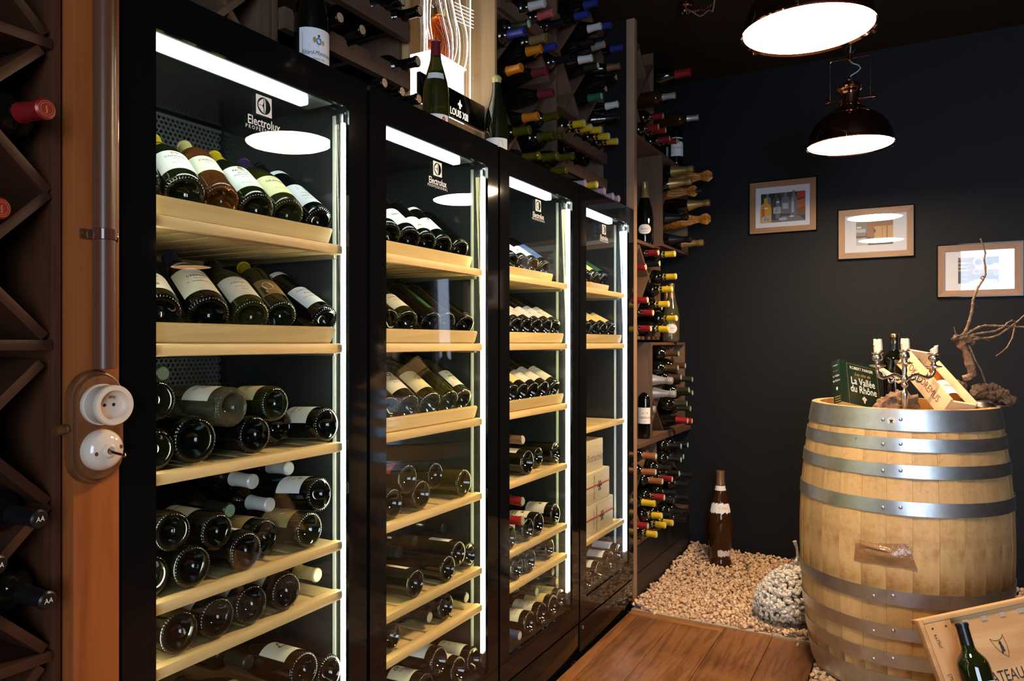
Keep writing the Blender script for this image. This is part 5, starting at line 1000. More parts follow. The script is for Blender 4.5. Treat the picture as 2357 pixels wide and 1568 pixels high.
stand_at(1545, -1.24, 2.2135, 'burg', G_dark, 'bottle with red capsule and white label on upper rack shelf, behind its twin', 'red', 'dem', face=(.6, -1))
stand_at(1556, -1.185, 2.2135, 'burg', G_dark, 'bottle with white label on upper rack shelf, in front of its twin', 'black', 'dem', face=(.6, -1))
# tall rosé bottle on the gravel
bp = dep(1658, 790, 3.93)
tb = thing('large_rose_bottle', 'tall curvy rosé bottle with torn labels standing on gravel', 'bottle', Matrix.Translation((bp.x, bp.y, .03)))
PR = [(r * 1.08, z) for r, z in [(0, .02), (.03, .015), (.046, .0), (.054, .004), (.056, .014), (.052, .026), (.0475, .04), (.049, .06), (.056, .11), (.0625, .165), (.0635, .20), (.060, .25), (.051, .305), (.040, .35), (.0305, .385), (.0245, .412), (.0215, .43), (.0195, .455), (.0185, .49), (.0195, .492), (.0195, .5), (0, .5)]]
PROF['tall'] = [(0, 0)] * 5 + PR[2:]; 
put('bottle_glass', MB().lathe(PR, 56).mesh('bottle_glass', True, 50), G_rose, tb)
put('capsule', MB().lathe([(.0238, .428), (.0225, .452), (.0213, .488), (.0223, .492), (.0223, .5015), (.018, .503), (0, .503)], 28).mesh('capsule', True, 35), capm('bronze'), tb)
put('neck_band', label_mesh('tall', .40, .425, 3.1), paper((.70, .68, .66)), tb)
fa = math.atan2(-bp.y, -bp.x)
lb = put('label', label_mesh('tall', .285, .335, 1.1, 0, True), paper((.72, .70, .70)), tb, Matrix.Rotation(fa, 4, 'Z')); m = MB(); v, f = text2d('Côtes', .022, .4); wrap(m, v, f, 'tall', .312, .25); put('lettering', m.mesh('lettering'), pm('faded_ink', (.35, .33, .34), .7), lb)
put('label', label_mesh('tall', .055, .088, .75, 0, True), paper((.62, .55, .48)), tb, Matrix.Rotation(fa + .5, 4, 'Z'))

# ================================================================== pendant lamps
K = .92      # lamp size
M_disc2 = glow('dim_lamp_diffuser', (1, .50, .24), 9)
def pendant(x, y, z, label, swag=None, disc=None):
    t = thing('pendant_lamp_offscreen' if disc else 'pendant_lamp', label, 'lamp', Matrix.Translation((x, y, z)) @ Matrix.Scale(K, 4), 'copper pendant lamps')
    put('shade', MB().lathe([(.172, .004), (.178, .0), (.181, .004), (.180, .010), (.174, .014), (.172, .03), (.165, .06), (.151, .09), (.128, .118), (.100, .138), (.078, .148), (.070, .152), (.068, .160), (.058, .164), (.048, .166), (0, .166)], 64).mesh('shade', True, 35), M_coppdk, t)
    put('inner_shade', MB().lathe([(.1725, .006), (.168, .03), (.160, .058), (.146, .086), (.122, .114), (.09, .135), (0, .15)], 48).mesh('inner_shade', True), pm('white_enamel', (.8, .75, .65), .4), t)
    put('diffuser', MB().lathe([(0, .007), (.1, .0068), (.1705, .0055), (.1705, .008), (0, .009)], 56).mesh('diffuser', True, 35), disc or M_disc, t)
    for k in range(3):
        a = k * 2.094 + .5; put('clip', MB().box(-.006, .006, -.002, .010, -.004, .014, .001).mesh('clip', True), M_copper, t, Matrix.Translation((.181 * math.cos(a), .181 * math.sin(a), .004)) @ Matrix.Rotation(a - math.pi / 2, 4, 'Z'))
    nk = put('neck', MB().lathe([(.046, .166), (.050, .172), (.046, .178), (.040, .182), (.038, .19), (.038, .228), (.041, .232), (.045, .238), (.052, .243), (.055, .248), (.050, .252), (.052, .257), (.044, .262), (.034, .272), (.022, .28), (.016, .286), (.018, .291), (.012, .297), (.006, .304), (0, .306)], 40).mesh('neck', True, 35), M_copper, t)
    for s in (-1, 1):
        put('pivot_screw', MB().lathe([(.006, .036), (.006, .085), (.0135, .086), (.0135, .100), (.010, .102), (0, .102)], 18, Matrix.Translation((0, 0, .206)) @ Matrix.Rotation(s * math.pi / 2, 4, 'Y') ).mesh('pivot_screw', True, 35), M_copper, nk)
    put('yoke', MB().tube([(-.081, 0, .205), (-.081, 0, .375), (-.078, 0, .384), (-.07, 0, .387), (.07, 0, .387), (.078, 0, .384), (.081, 0, .375), (.081, 0, .205)], .0035, 10).mesh('yoke', True, 50), M_copper, t)
    put('hub', MB().lathe([(0, .372), (.006, .373), (.010, .378), (.010, .398), (.006, .403), (.006, .408), (0, .41)], 20).mesh('hub', True, 35), M_coppdk, t)
    put('cable', MB().tube([(0, 0, .304), (.006, 0, .312), (.028, .0, .322), (.042, 0, .336), (.034, 0, .35), (.012, 0, .362), (0, 0, .375), (0, 0, .41), (.004, .004, .46), (-.004, 0, .52), (.003, .003, .58), (0, 0, (ZC - z) / K - .03)] if not swag else [(0, 0, .304), (.006, 0, .312), (.028, .0, .322), (.042, 0, .336), (.034, 0, .35), (.012, 0, .362), (0, 0, .375), (0, 0, .41), (.004, 0, .45), (0, 0, .50)], .0028, 8).mesh('cable', True), M_cord, t)
    ch = put('chain_ring', MB().tube([(.019 * math.cos(a), 0, .424 + .019 * math.sin(a)) for a in np.linspace(0, 2 * math.pi, 20, False)], .002, 6, True).mesh('chain_ring', True), M_copper, t)
    def link(p, d, k):
        d = Vector(d).normalized(); o = d.orthogonal().normalized(); b = d.cross(o); w = o if k % 2 else b
        put('chain_link', MB().tube([p + d * (.015 * math.sin(a)) + w * (.0085 * math.cos(a)) for a in np.linspace(0, 2 * math.pi, 14, False)], .0017, 5, True).mesh('chain_link', True), M_copper, ch)
    top = (ZC - z) / K
    if not swag:
        k = 0; zz = .456
        while zz < top - .04: link(Vector((0, 0, zz)), (0, 0, 1), k); zz += .0245; k += 1
        put('ceiling_rose', MB().lathe([(0, top - .034), (.012, top - .034), (.018, top - .03), (.05, top - .012), (.052, top - .001), (0, top - .001)], 32).mesh('ceiling_rose', True, 35), M_coppdk, t)
    else:
        h = Vector((0, 0, top - .02)); k = 0; zz = .456
        while zz < top - .04: link(Vector((0, 0, zz)), (0, 0, 1), k); zz += .0245; k += 1
        e = (Vector(swag) - Vector((x, y, z))) / K; P = []
        for i in range(41):
            s = i / 40; q = h.lerp(e, s); q.z -= .14 * 4 * s * (1 - s) * .5; P.append(q)
        L = sum((P[i + 1] - P[i]).length for i in range(40)); n = int(L / .0245); acc = 0; j = 0
        for i in range(n):
            s = (i + .5) / n; q = h.lerp(e, s); q.z -= .23 * 4 * s * (1 - s); s2 = s + .01; q2 = h.lerp(e, s2); q2.z -= .23 * 4 * s2 * (1 - s2); link(q, q2 - q, i)
        put('cable', MB().tube([h.lerp(e, s) + Vector((.012 * math.sin(s * 19), .012 * math.cos(s * 17), -.96 * s * (1 - s) - .02 * math.sin(s * 25) ** 2)) for s in np.linspace(0, 1, 40)], .0028, 8).mesh('cable', True), M_cord, t)
        put('ceiling_hook', MB().tube([h + Vector((0, 0, .019)), h + Vector((0, 0, .004)), h + Vector((.008, 0, -.006)), h + Vector((0, 0, -.014)), h + Vector((-.008, 0, -.006))], .0025, 8).mesh('ceiling_hook', True), M_coppdk, t)
        put('ceiling_rose', MB().lathe([(0, -.026), (.02, -.026), (.026, -.02), (.028, 0), (.034, .004), (.034, .0245), (0, .0245)], 28, Matrix.Translation(e)).mesh('ceiling_rose', True, 35), M_coppdk, t)
    return t
rs = onz(1578, 18, ZC - .025)
pendant(-.236, 3.238, 2.014, 'copper pendant lamp hanging close to the framed pictures')
pendant(-.2466, 2.015, 2.022, 'copper pendant lamp on a swagged chain over the boarded floor', (rs.x, rs.y, ZC - .025))
pendant(3.05, 3.95, 2.02, 'dim copper pendant lamp in the far corner of the room', disc=M_disc2); pendant(3.05, 3.2, 2.02, 'dim copper pendant lamp beside the far corner lamp', disc=M_disc2)

# ================================================================== framed pictures
M_frame = wood('frame_wood', (.22, .115, .055), (.33, .185, .095), 'x', 1.4, .4, .35, .05)
M_framez = wood('frame_wood_upright', (.22, .115, .055), (.33, .185, .095), 'z', 1.4, .4, .35, .05)
M_mat = pm('picture_mount', (.70, .74, .84), .8)
PRM = [pm('print_' + n, c, .45) for n, c in dict(black=(.012, .012, .014), dark=(.05, .05, .06), mid=(.16, .165, .19), light=(.42, .44, .5), white=(.75, .76, .78), yellow=(.70, .34, .02), brown=(.20, .085, .025), orange=(.42, .13, .03), red=(.45, .03, .02), tan=(.45, .28, .12), rust=(.30, .09, .04), blue=(.30, .36, .55)).items()]
PI = dict(black=0, dark=1, mid=2, light=3, white=4, yellow=5, brown=6, orange=7, red=8, tan=9, rust=10, blue=11)
def picture(c, mount, img, shapes, label, mt=.0):
    """c: frame corners in the photo (tl, tr, br, bl); mount, img: fractions"""
    P = [ony(u, v, YB - .012) for u, v in c]; x0 = (P[0].x + P[3].x) / 2; x1 = (P[1].x + P[2].x) / 2; z1 = (P[0].z + P[1].z) / 2; z0 = (P[2].z + P[3].z) / 2
    w, h = x1 - x0, z1 - z0; t = thing('framed_picture', label, 'picture', ((x0 + x1) / 2, YB, (z0 + z1) / 2), 'framed photographs on the black wall')
    b = .030; y0, y1 = -.024, -.001
    def bar(pts, nm, mat):
        R = Matrix(((1, 0, 0, 0), (0, 0, -1, 0), (0, 1, 0, 0), (0, 0, 0, 1))); put(nm, MB().prism(pts, -y0 - .006, -y1 - .001, R).mesh(nm), mat, t)
    W, H = w / 2, h / 2
    bar([(-W, -H), (W, -H), (W - b, -H + b), (-W + b, -H + b)], 'frame_bar', M_frame); bar([(-W, H), (-W + b, H - b), (W - b, H - b), (W, H)], 'frame_bar', M_frame)
    bar([(-W, -H), (-W + b, -H + b), (-W + b, H - b), (-W, H)], 'frame_bar', M_framez); bar([(W, -H), (W, H), (W - b, H - b), (W - b, -H + b)], 'frame_bar', M_framez)
    m = MB(); e = .004
    for (a0, a1, c0, c1) in ((-W - e, W + e, -H - e, -H), (-W - e, W + e, H, H + e), (-W - e, -W, -H, H), (W, W + e, -H, H)): m.box(a0, a1, -.022, -.0005, c0, c1)
    put('black_edge', m.mesh('black_edge'), M_black, t)
    put('mount', MB().box(-W + b, W - b, -.010, -.001, -H + b, H - b).mesh('mount'), M_mat, t)
    fx0, fx1, fz0, fz1 = img; ix0 = -W + w * fx0; ix1 = -W + w * fx1; iz0 = -H + h * fz0; iz1 = -H + h * fz1
    m = MB(); lay = 0
    def quad(pts, col, k): m.add([(ix0 + (ix1 - ix0) * u, -.0102 - .00004 * k, iz0 + (iz1 - iz0) * v) for u, v in pts], [tuple(range(len(pts)))], PI[col])
    for k, s in enumerate(shapes):
        kind, col = s[0], s[1]
        if kind == 'r': quad([(s[2], s[4]), (s[3], s[4]), (s[3], s[5]), (s[2], s[5])], col, k)
        elif kind == 'p': quad(s[2], col, k)
        elif kind == 'e': quad([(s[2] + s[4] * math.cos(a), s[3] + s[5] * math.sin(a)) for a in np.arange(20) * math.pi / 10], col, k)
        elif kind == 'b':     # bottle silhouette: centre, base, width, height
            cx, y, bw, bh = s[2:6]
            quad([(cx - bw, y), (cx + bw, y), (cx + bw, y + bh * .6), (cx + bw * .75, y + bh * .74), (cx + bw * .3, y + bh * .82), (cx + bw * .3, y + bh), (cx - bw * .3, y + bh), (cx - bw * .3, y + bh * .82), (cx - bw * .75, y + bh * .74), (cx - bw, y + bh * .6)], col, k)
        elif kind == 't':
            v, f = text2d(s[2], s[5], .4); m.add([(ix0 + (ix1 - ix0) * (s[3] + x), -.0102 - .00004 * k, iz0 + (iz1 - iz0) * (s[4] + y * 1.4)) for x, y in v], f, PI[col])
    pr = put('print', m.mesh('print', mats=PRM), None, t)
    put('glass', MB().box(-W + b * .8, W - b * .8, -.0145, -.0125, -H + b * .8, H - b * .8).mesh('glass'), M_fglass, t)
picture([(1728, 423), (1880, 408), (1878, 530), (1725, 539)], 0, (.17, .84, .20, .77),
 [('r', 'dark', 0, 1, 0, 1), ('r', 'black', 0, .45, .45, 1), ('p', 'mid', [(0, 0), (1, 0), (.85, .2), (.1, .2)]), ('r', 'brown', .79, 1, .18, .8), ('p', 'orange', [(.80, .42), (1, .48), (1, .78), (.80, .70)]), ('p', 'red', [(.82, .80), (1, .74), (1, 1), (.82, 1)]), ('p', 'black', [(.79, .72), (1, .80), (1, .76), (.79, .69)]),
  ('b', 'mid', .74, .2, .075, .85), ('b', 'light', .72, .3, .03, .5), ('b', 'mid', .56, .28, .10, .72), ('r', 'light', .49, .62, .44, .64), ('b', 'mid', .15, .45, .08, .55), ('b', 'dark', .35, .08, .115, .92), ('b', 'mid', .385, .12, .05, .7), ('r', 'light', .285, .455, .30, .52), ('t', 'dark', 'L-', .37, .41, .12), ('r', 'white', .35, .42, .66, .72),
  ('b', 'yellow', .11, .0, .13, .85), ('b', 'orange', .05, .1, .04, .5), ('p', 'light', [(.02, .02), (.22, .08), (.22, .28), (.02, .2)]), ('t', 'dark', 'Lu', .12, .14, .12), ('e', 'white', .12, .50, .05, .025), ('e', 'light', .5, .1, .1, .05), ('e', 'white', .7, .17, .05, .02)], 'framed picture of clear bottles with one yellow bottle on black wall')
picture([(1932, 485), (2104, 473), (2102, 590), (1929, 596)], 0, (.24, .735, .26, .74),
 [('r', 'brown', 0, 1, 0, 1), ('r', 'mid', 0, .3, .35, 1), ('r', 'light', .0, .26, .55, .7), ('r', 'white', .02, .14, .74, .8), ('r', 'black', 0, .3, .34, .40), ('p', 'light', [(0, 0), (.35, 0), (.27, .32), (0, .3)]), ('r', 'tan', .45, 1, .1, .78), ('r', 'brown', .42, .5, .0, .8), ('r', 'tan', .60, .63, .2, .75), ('r', 'orange', .7, .73, .2, .75), ('r', 'brown', .82, .86, .2, .8), ('e', 'tan', .75, .12, .25, .10), ('r', 'brown', .35, 1, .78, .86), ('r', 'rust', .30, .35, .25, 1), ('r', 'rust', .38, .42, .28, 1), ('e', 'dark', .29, .45, .03, .05), ('e', 'dark', .35, .33, .04, .05), ('r', 'black', .48, .53, .52, .66), ('p', 'dark', [(.3, .0), (1, 0), (1, .09), (.35, .06)])], 'framed picture of a brown metal tank on the black wall')
picture([(2159, 567), (2353, 556), (2353, 678), (2158, 685)], 0, (.25, .735, .25, .75),
 [('r', 'dark', 0, 1, 0, 1), ('r', 'rust', .0, .3, .90, .97), ('r', 'tan', .0, .28, .76, .82), ('r', 'tan', .0, .26, .62, .67), ('r', 'tan', .0, .24, .48, .53), ('r', 'brown', .3, 1, .35, .55), ('r', 'tan', .55, 1, .5, .68), ('p', 'light', [(.80, .62), (1, .56), (1, .72), (.88, .76)]), ('e', 'tan', .5, .82, .14, .2), ('e', 'dark', .5, .80, .09, .13), ('r', 'tan', .42, .58, .55, .7), ('e', 'tan', .46, .45, .09, .12), ('e', 'dark', .46, .45, .06, .08), ('p', 'blue', [(.2, .0), (1, .0), (.95, .12), (.5, .16), (.25, .06)]), ('e', 'light', .6, .05, .25, .06), ('e', 'light', .93, .36, .05, .09), ('e', 'dark', .93, .37, .035, .06),
  ('p', 'rust', [(.06, .12), (.09, .12), (.34, .92), (.31, .92)]), ('p', 'rust', [(.19, .08), (.22, .08), (.36, .92), (.34, .92)]), ('p', 'tan', [(.09, .17), (.21, .13), (.215, .16), (.10, .20)]), ('p', 'tan', [(.14, .33), (.235, .30), (.24, .33), (.15, .36)]), ('p', 'tan', [(.19, .5), (.26, .48), (.265, .51), (.2, .53)]), ('p', 'tan', [(.24, .66), (.29, .65), (.295, .68), (.245, .69)])], 'framed picture of machinery with a ladder, behind the vine branch')

# ================================================================== barrel
BX, BY, BZ0, BZ1 = -.05, 3.05, .03, 1.0
bt = thing('oak_barrel', 'large upright oak wine barrel with galvanised hoops', 'barrel', (BX, BY, BZ0))
HB = BZ1 - BZ0
def br(z): q = 2 * z / HB - 1; return .302 + .0475 * (1 - q * q)
NS = 28
def stave(k):
    m = MB(); nz, na = 16, 3; da = 2 * math.pi / NS; v = []; f = []
    off = .0008 * math.sin(k * 2.7)
    for i in range(nz + 1):
        z = HB * i / nz
        for j in range(na + 1):
            a = -da / 2 + da * j / na; a *= .992; r = br(z) + off - (.0012 if j in (0, na) else 0)
            v.append((r * math.cos(a), r * math.sin(a), z))
        for j in (na, 0):
            a = (-da / 2 + da * j / na) * .992; r = br(z) - .024; v.append((r * math.cos(a), r * math.sin(a), z))
    n = na + 3
    for i in range(nz):
        for j in range(n): f.append((i * n + j, i * n + (j + 1) % n, (i + 1) * n + (j + 1) % n, (i + 1) * n + j))
    f.append(tuple(range(n))[::-1]); f.append(tuple(range(nz * n, nz * n + n))); m.add(v, f); return m.mesh('stave', True, 30)
SM = [stave(k) for k in range(4)]
for k in range(NS): put('stave', SM[k % 4], M_oak, bt, Matrix.Rotation(2 * math.pi * k / NS, 4, 'Z'))
put('barrel_head', MB().lathe([(0, HB - .06), (.279, HB - .06), (.279, HB - .045), (0, HB - .045)], 48).mesh('barrel_head'), M_oak, bt)
ca = math.atan2(-BY, -BX)
def surf(px, py):     # point on the barrel's outside seen at a pixel (height and angle)
    d = ray(px, py); lo = 2.2; hi = 3.0
    for _ in range(40):
        mid = (lo + hi) / 2; p = O + d * mid; q = math.hypot(p.x - BX, p.y - BY)
        if q > br(min(max(p.z - BZ0, 0), HB)): lo = mid
        else: hi = mid
    p = O + d * lo; return p.z - BZ0, math.atan2(p.y - BY, p.x - BX)
HOOPS = [(2077, 943, 992), (2077, 1009, 1039), (2077, 1070, 1100), (2077, 1154, 1186), (2077, 1363, 1396), (2077, 1445, 1475), (2077, 1508, 1540), (2077, 1560, 1606)]
for i, (u, va, vb_) in enumerate(HOOPS):
    z1 = surf(u, va)[0] if i else HB - .0005; z0 = surf(u, vb_)[0]
    if i == 7: z0 = max(.002, z0)
    sl = lambda z: br(z) + .0012
    seam = surf(2091 if i < 4 else 2003, (va + vb_) / 2)[1]
    m = MB(); n = 90; v = []; f = []
    for j in range(n + 3):
        a = seam + 2 * math.pi * j / n; g = .0016 if j >= n - 2 else .0016 * (1 - min(j, 3) / 3) * 0
        for (z, dr) in ((z0, 0), (z0, .0022), ((z0 + z1) / 2, .0024), (z1, .0022), (z1, 0)): v.append(((sl(z) + dr + g) * math.cos(a), (sl(z) + dr + g) * math.sin(a), z))
    for j in range(n + 2):
        for k in range(4): f.append((j * 5 + k, (j + 1) * 5 + k, (j + 1) * 5 + k + 1, j * 5 + k + 1))
    m.add(v, f); hp = put('hoop', m.mesh('hoop', True, 40), M_steel, bt)
    for du in ((2033, 2073) if i < 4 else (2012, 2056)):
        zz, aa = surf(du, (va + vb_) / 2 - (2 if i < 4 else 8)); r = sl(zz) + .0035
        put('rivet', MB().lathe([(.0062, -.001), (.0060, .001), (.004, .003), (0, .0038)], 14, Matrix.Translation((r * math.cos(aa), r * math.sin(aa), zz)) @ Matrix.Rotation(aa, 4, 'Z') @ RX).mesh('rivet', True), M_steel, hp)
def on_barrel(pts, lift, nm, mat, parent=bt, sub=8):     # patch laid on the staves, given as pixel outline (quad grid)
    (a, b, c, d) = pts; m = MB(); v = []; f = []
    for i in range(sub + 1):
        for j in range(sub + 1):
            s, t_ = i / sub, j / sub
            u = (a[0] * (1 - s) + b[0] * s) * (1 - t_) + (d[0] * (1 - s) + c[0] * s) * t_; w = (a[1] * (1 - s) + b[1] * s) * (1 - t_) + (d[1] * (1 - s) + c[1] * s) * t_
            z, an = surf(u, w); r = br(z) + (lift(s, t_) if callable(lift) else lift); v.append((r * math.cos(an), r * math.sin(an), z))
    for i in range(sub):
        for j in range(sub): q = i * (sub + 1) + j; f.append((q, q + 1, q + sub + 2, q + sub + 1))
    m.add(v, f); return put(nm, m.mesh(nm, True, 80), mat, parent)
M_tape = pm('brown_tape', (.42, .22, .095), .12, spec=.7, trans=.25, bump=.35, bscale=55)
on_barrel([(1970, 1250), (2090, 1252), (2112, 1312), (1966, 1290)], lambda s, t: .002 + .014 * math.exp(-((s - .55) ** 2 + (t - .5) ** 2) * 14), 'packing_tape', M_tape)
on_barrel([(1980, 1243), (2088, 1268), (2084, 1285), (1978, 1262)], lambda s, t: .003 + .014 * math.exp(-((s - .5) ** 2 + (t - .5) ** 2) * 14), 'packing_tape', M_tape)
zb, ab = surf(2042, 1275); put('bung', MB().lathe([(0, .012), (.014, .011), (.019, .006), (.020, -.01)], 24, Matrix.Translation(((br(zb)) * math.cos(ab), br(zb) * math.sin(ab), zb)) @ Matrix.Rotation(ab, 4, 'Z') @ RX).mesh('bung', True), M_pale, bt)
zb, ab = surf(2052, 969); TS = Matrix.Translation(((br(zb) + .0066) * math.cos(ab), (br(zb) + .0066) * math.sin(ab), zb)) @ Matrix.Rotation(ab, 4, 'Z') @ Matrix.Rotation(math.radians(9), 4, 'Y') @ frame_mat((0, 0, 0), (0, 1, 0), (0, 0, 1))
m = MB(); m.lathe([(.0135, 0), (.0135, .0004), (0, .0005)], 28, TS)
for (x, y, a, b) in ((0, 0, .004, .005), (-.004, .003, .002, .002), (.004, .003, .002, .002), (-.003, -.006, .0012, .003), (.003, -.006, .0012, .003)):
    v, f = ell(x, y, a, b, 12); m.add([TS @ Vector((p, q, .0008)) for p, q in v], f, 1)
text_on(m, '13', TS @ Matrix.Translation((0, .0085, .0008)), .005, mi=1)
put('round_sticker', m.mesh('round_sticker', mats=[paper((.75, .74, .72)), M_ink]), None, bt)
m = MB(); zb, ab = surf(1972, 1010); T3 = Matrix.Translation(((br(zb) + .0042) * math.cos(ab), (br(zb) + .0042) * math.sin(ab), zb)) @ Matrix.Rotation(ab, 4, 'Z') @ frame_mat((0, 0, 0), (0, 1, 0), (0, 0, 1)) @ Matrix.Rotation(math.pi, 4, 'Z')
text_on(m, '3', T3, .016); put('chalk_number', m.mesh('chalk_number'), M_ink, bt)

# ------------------------------------------------------------------ things on the barrel
ZH = BZ1 - .0445
# book
TL, BL, TR_ = dep(1916, 824, 2.735), dep(1943, 948, 2.67), dep(2004, 846, 2.79)
xd = (TR_ - TL).normalized(); yd_ = (TL - BL); MBk = frame_mat(BL, xd, yd_)
bw = (TR_ - TL).length; bh = (TL - BL).length + .0; n_ = MBk.to_3x3() @ Vector((0, 0, 1)); th = .042
bk = thing('book', 'dark green hardback wine book leaning on the barrel top', 'book', MBk)
M_green = pm('book_green', (.006, .022, .014), .28, spec=.5)
R3_ = MBk.to_3x3(); drop = (BL.z + min(0, bw * (R3_ @ Vector((1, 0, 0))).z) + min(0, -th * (R3_ @ Vector((0, 0, 1))).z) - ZH + .001) / (R3_ @ Vector((0, 1, 0))).z
m = MB(); m.box(0, bw, -drop, bh, -.003, 0, .001); put('cover', m.mesh('cover', True, 30), M_green, bk)
put('back_cover', MB().box(0, bw, -drop, bh, -th, -th + .003, .001).mesh('back_cover', True, 30), M_green, bk)
put('spine', MB().box(-.003, 0, -drop, bh, -th, 0, .001).mesh('spine', True, 30), M_green, bk)
put('pages', MB().box(.0, bw - .004, -drop + .003, bh - .004, -th + .003, -.003).mesh('pages'), paper((.75, .7, .6)), bk)
m = MB(); cx = bw * .56
def tl(s, x, y, size, sh=0, mi=0, cond=.9, bold=0): text_on(m, s, Matrix.Translation((x, y, .0006)), size, sh, cond, mi, bold)
tl('ROBERT PARKER', cx - .002, bh * .885, .0165); tl('Les vins de', cx, bh * .775, .019, .4, 1); tl('La Vallée', cx, bh * .635, .040, 0, 0, .8, .006); tl('du Rhône', cx, bh * .485, .040, 0, 0, .8, .006); tl('SOLAR', cx + .03, bh * .04, .011)
for x0, x1, y0, y1 in ((.03, bw - .008, bh - .010, bh - .0092), (.03, .0308, -drop, bh - .01), (bw - .0088, bw - .008, -drop, bh - .01)): m.add([(x0, y0, .0006), (x1, y0, .0006), (x1, y1, .0006), (x0, y1, .0006)], [(0, 1, 2, 3)], 1)
for (x, y, r) in ((0, 0, .006), (-.006, .005, .005), (.006, .005, .005), (0, .010, .005), (0, -.008, .004)):
    v, f = ell(cx + x, bh * .30 + y, r, r, 10); m.add([(p, q, .0007) for p, q in v], f, 2)
put('cover_print', m.mesh('cover_print', mats=[M_white, M_inkgold, paper((.5, .5, .48))]), None, bk)
m = MB(); TSp = frame_mat((-.0036, 0, -th / 2), (0, 0, 1), (0, 1, 0))
for s, y, sz, mi in (('R. PARKER', bh * .90, .007, 0), ('Les vins de', bh * .80, .008, 1), ('La Vallée', bh * .70, .0125, 0), ('du Rhône', bh * .61, .0125, 0)): text_on(m, s, TSp @ Matrix.Translation((0, y, 0)), sz, 0, .72, mi)
v, f = ell(0, bh * .46, .004, .007, 10); m.add([TSp @ Vector((p, q, 0)) for p, q in v], f, 0)
for q in range(5): m.add([TSp @ Vector(p) for p in ((-.014, bh * .30 - q * .009, 0), (.014, bh * .30 - q * .009, 0), (.014, bh * .30 - q * .009 + .003, 0), (-.014, bh * .30 - q * .009 + .003, 0))], [(0, 1, 2, 3)], 1)
put('spine_print', m.mesh('spine_print', mats=[M_white, M_inkgold]), None, bk)
# dark bottle behind the candles
pb = dep(2058, 790, 2.87); t = bottle('bord', G_dark, Matrix.Translation((pb.x, pb.y, ZH - .0003)), 'dark bottle with gold topped grey capsule behind the candelabrum', None, 'black', capz=.238)
put('gold_band', MB().lathe([(.0168, .288), (.0170, .2885), (.0170, .3), (.015, .3015), (0, .3015)], 24).mesh('gold_band', True, 35), M_brass, t)
m = MB()
for a in (-2.2, -1.2, -3.2): v, f = text2d('8', .018); wrap(m, v, f, 'bord', .268, a, 0, .0016)
put('capsule_print', m.mesh('capsule_print'), M_brass, t)
# candelabrum
DC = 2.492; sc_ = DC / F_PX; cb = dep(2082, 790, DC)
cd = thing('candelabrum', 'three armed silver candelabrum on the barrel top', 'candelabrum', Matrix.Translation((cb.x, cb.y, ZH)) @ Matrix.Rotation(math.radians(29.02), 4, 'Z'))
def cz(py): return CAMZ + (HOR - py) * sc_ - ZH
put('stem', MB().lathe([(0, 0), (.042, .001), (.043, .004), (.030, .008), (.014, .013), (.007, .02), (.0055, cz(946)), (.0095, cz(925)), (.0125, cz(910)), (.0125, cz(904)), (.007, cz(899)), (.005, cz(893)), (.011, cz(888)), (.011, cz(884)), (.006, cz(880)), (.012, cz(876)), (.013, cz(870)), (.010, cz(866)), (.007, cz(861)), (.009, cz(852)), (.007, cz(845)), (.009, cz(841)), (.026, cz(837)), (.026, cz(835)), (.010, cz(833)), (.009, cz(829)), (.017, cz(823)), (.017, cz(815)), (.013, cz(811)), (.019, cz(807)), (.019, cz(805)), (.012, cz(805)), (0, cz(807))], 36).mesh('stem', True, 45), M_silver, cd)
def cup(x, dy=0):
    return MB().lathe([(.006, cz(852 + dy)), (.008, cz(847 + dy)), (.026, cz(843 + dy)), (.026, cz(841 + dy)), (.012, cz(839 + dy)), (.007, cz(836 + dy)), (.007, cz(833 + dy)), (.016, cz(828 + dy)), (.017, cz(821 + dy)), (.013, cz(817 + dy)), (.019, cz(813 + dy)), (.019, cz(811 + dy)), (.012, cz(811 + dy)), (0, cz(813 + dy))], 32, Matrix.Translation((x, 0, 0))).mesh('candle_cup', True, 45)
for s, xc, dy in ((-1, (2019 - 2082) * sc_, 0), (1, (2149 - 2082) * sc_, 2)):
    a = abs(xc); X = lambda q: s * a * q
    ar = put('arm', MB().tube([(X(1), 0, cz(850)), (X(.995), 0, cz(858)), (X(.93), 0, cz(866)), (X(.80), 0, cz(870)), (X(.62), 0, cz(867)), (X(.45), 0, cz(862)), (X(.30), 0, cz(863)), (X(.16), 0, cz(869)), (0, 0, cz(872))], [.006, .006, .0065, .007, .006, .005, .0055, .006, .006], 12).mesh('arm', True, 60), M_silver, cd)
    put('scroll', MB().tube([(X(.50) + s * .010 * math.cos(q) * .9, 0, cz(873) + .010 * math.sin(q)) for q in np.linspace(1.6, 6.6, 16)], [.0042] * 12 + [.0035, .003, .0022, .0015], 10).mesh('scroll', True, 60), M_silver, ar)
    put('scroll', MB().tube([(X(.26) + s * .009 * math.cos(q), 0, cz(869) + .009 * math.sin(q)) for q in np.linspace(1.2, 6.8, 16)], [.0042] * 12 + [.0035, .003, .0022, .0015], 10).mesh('scroll', True, 60), M_silver, ar)
    put('scroll', MB().tube([(X(.72), 0, cz(867)), (X(.78), 0, cz(862)), (X(.80), 0, cz(856))], [.005, .0035, .001], 8).mesh('scroll', True, 60), M_silver, ar)
    put('candle_cup', cup(xc, dy), M_silver, ar)
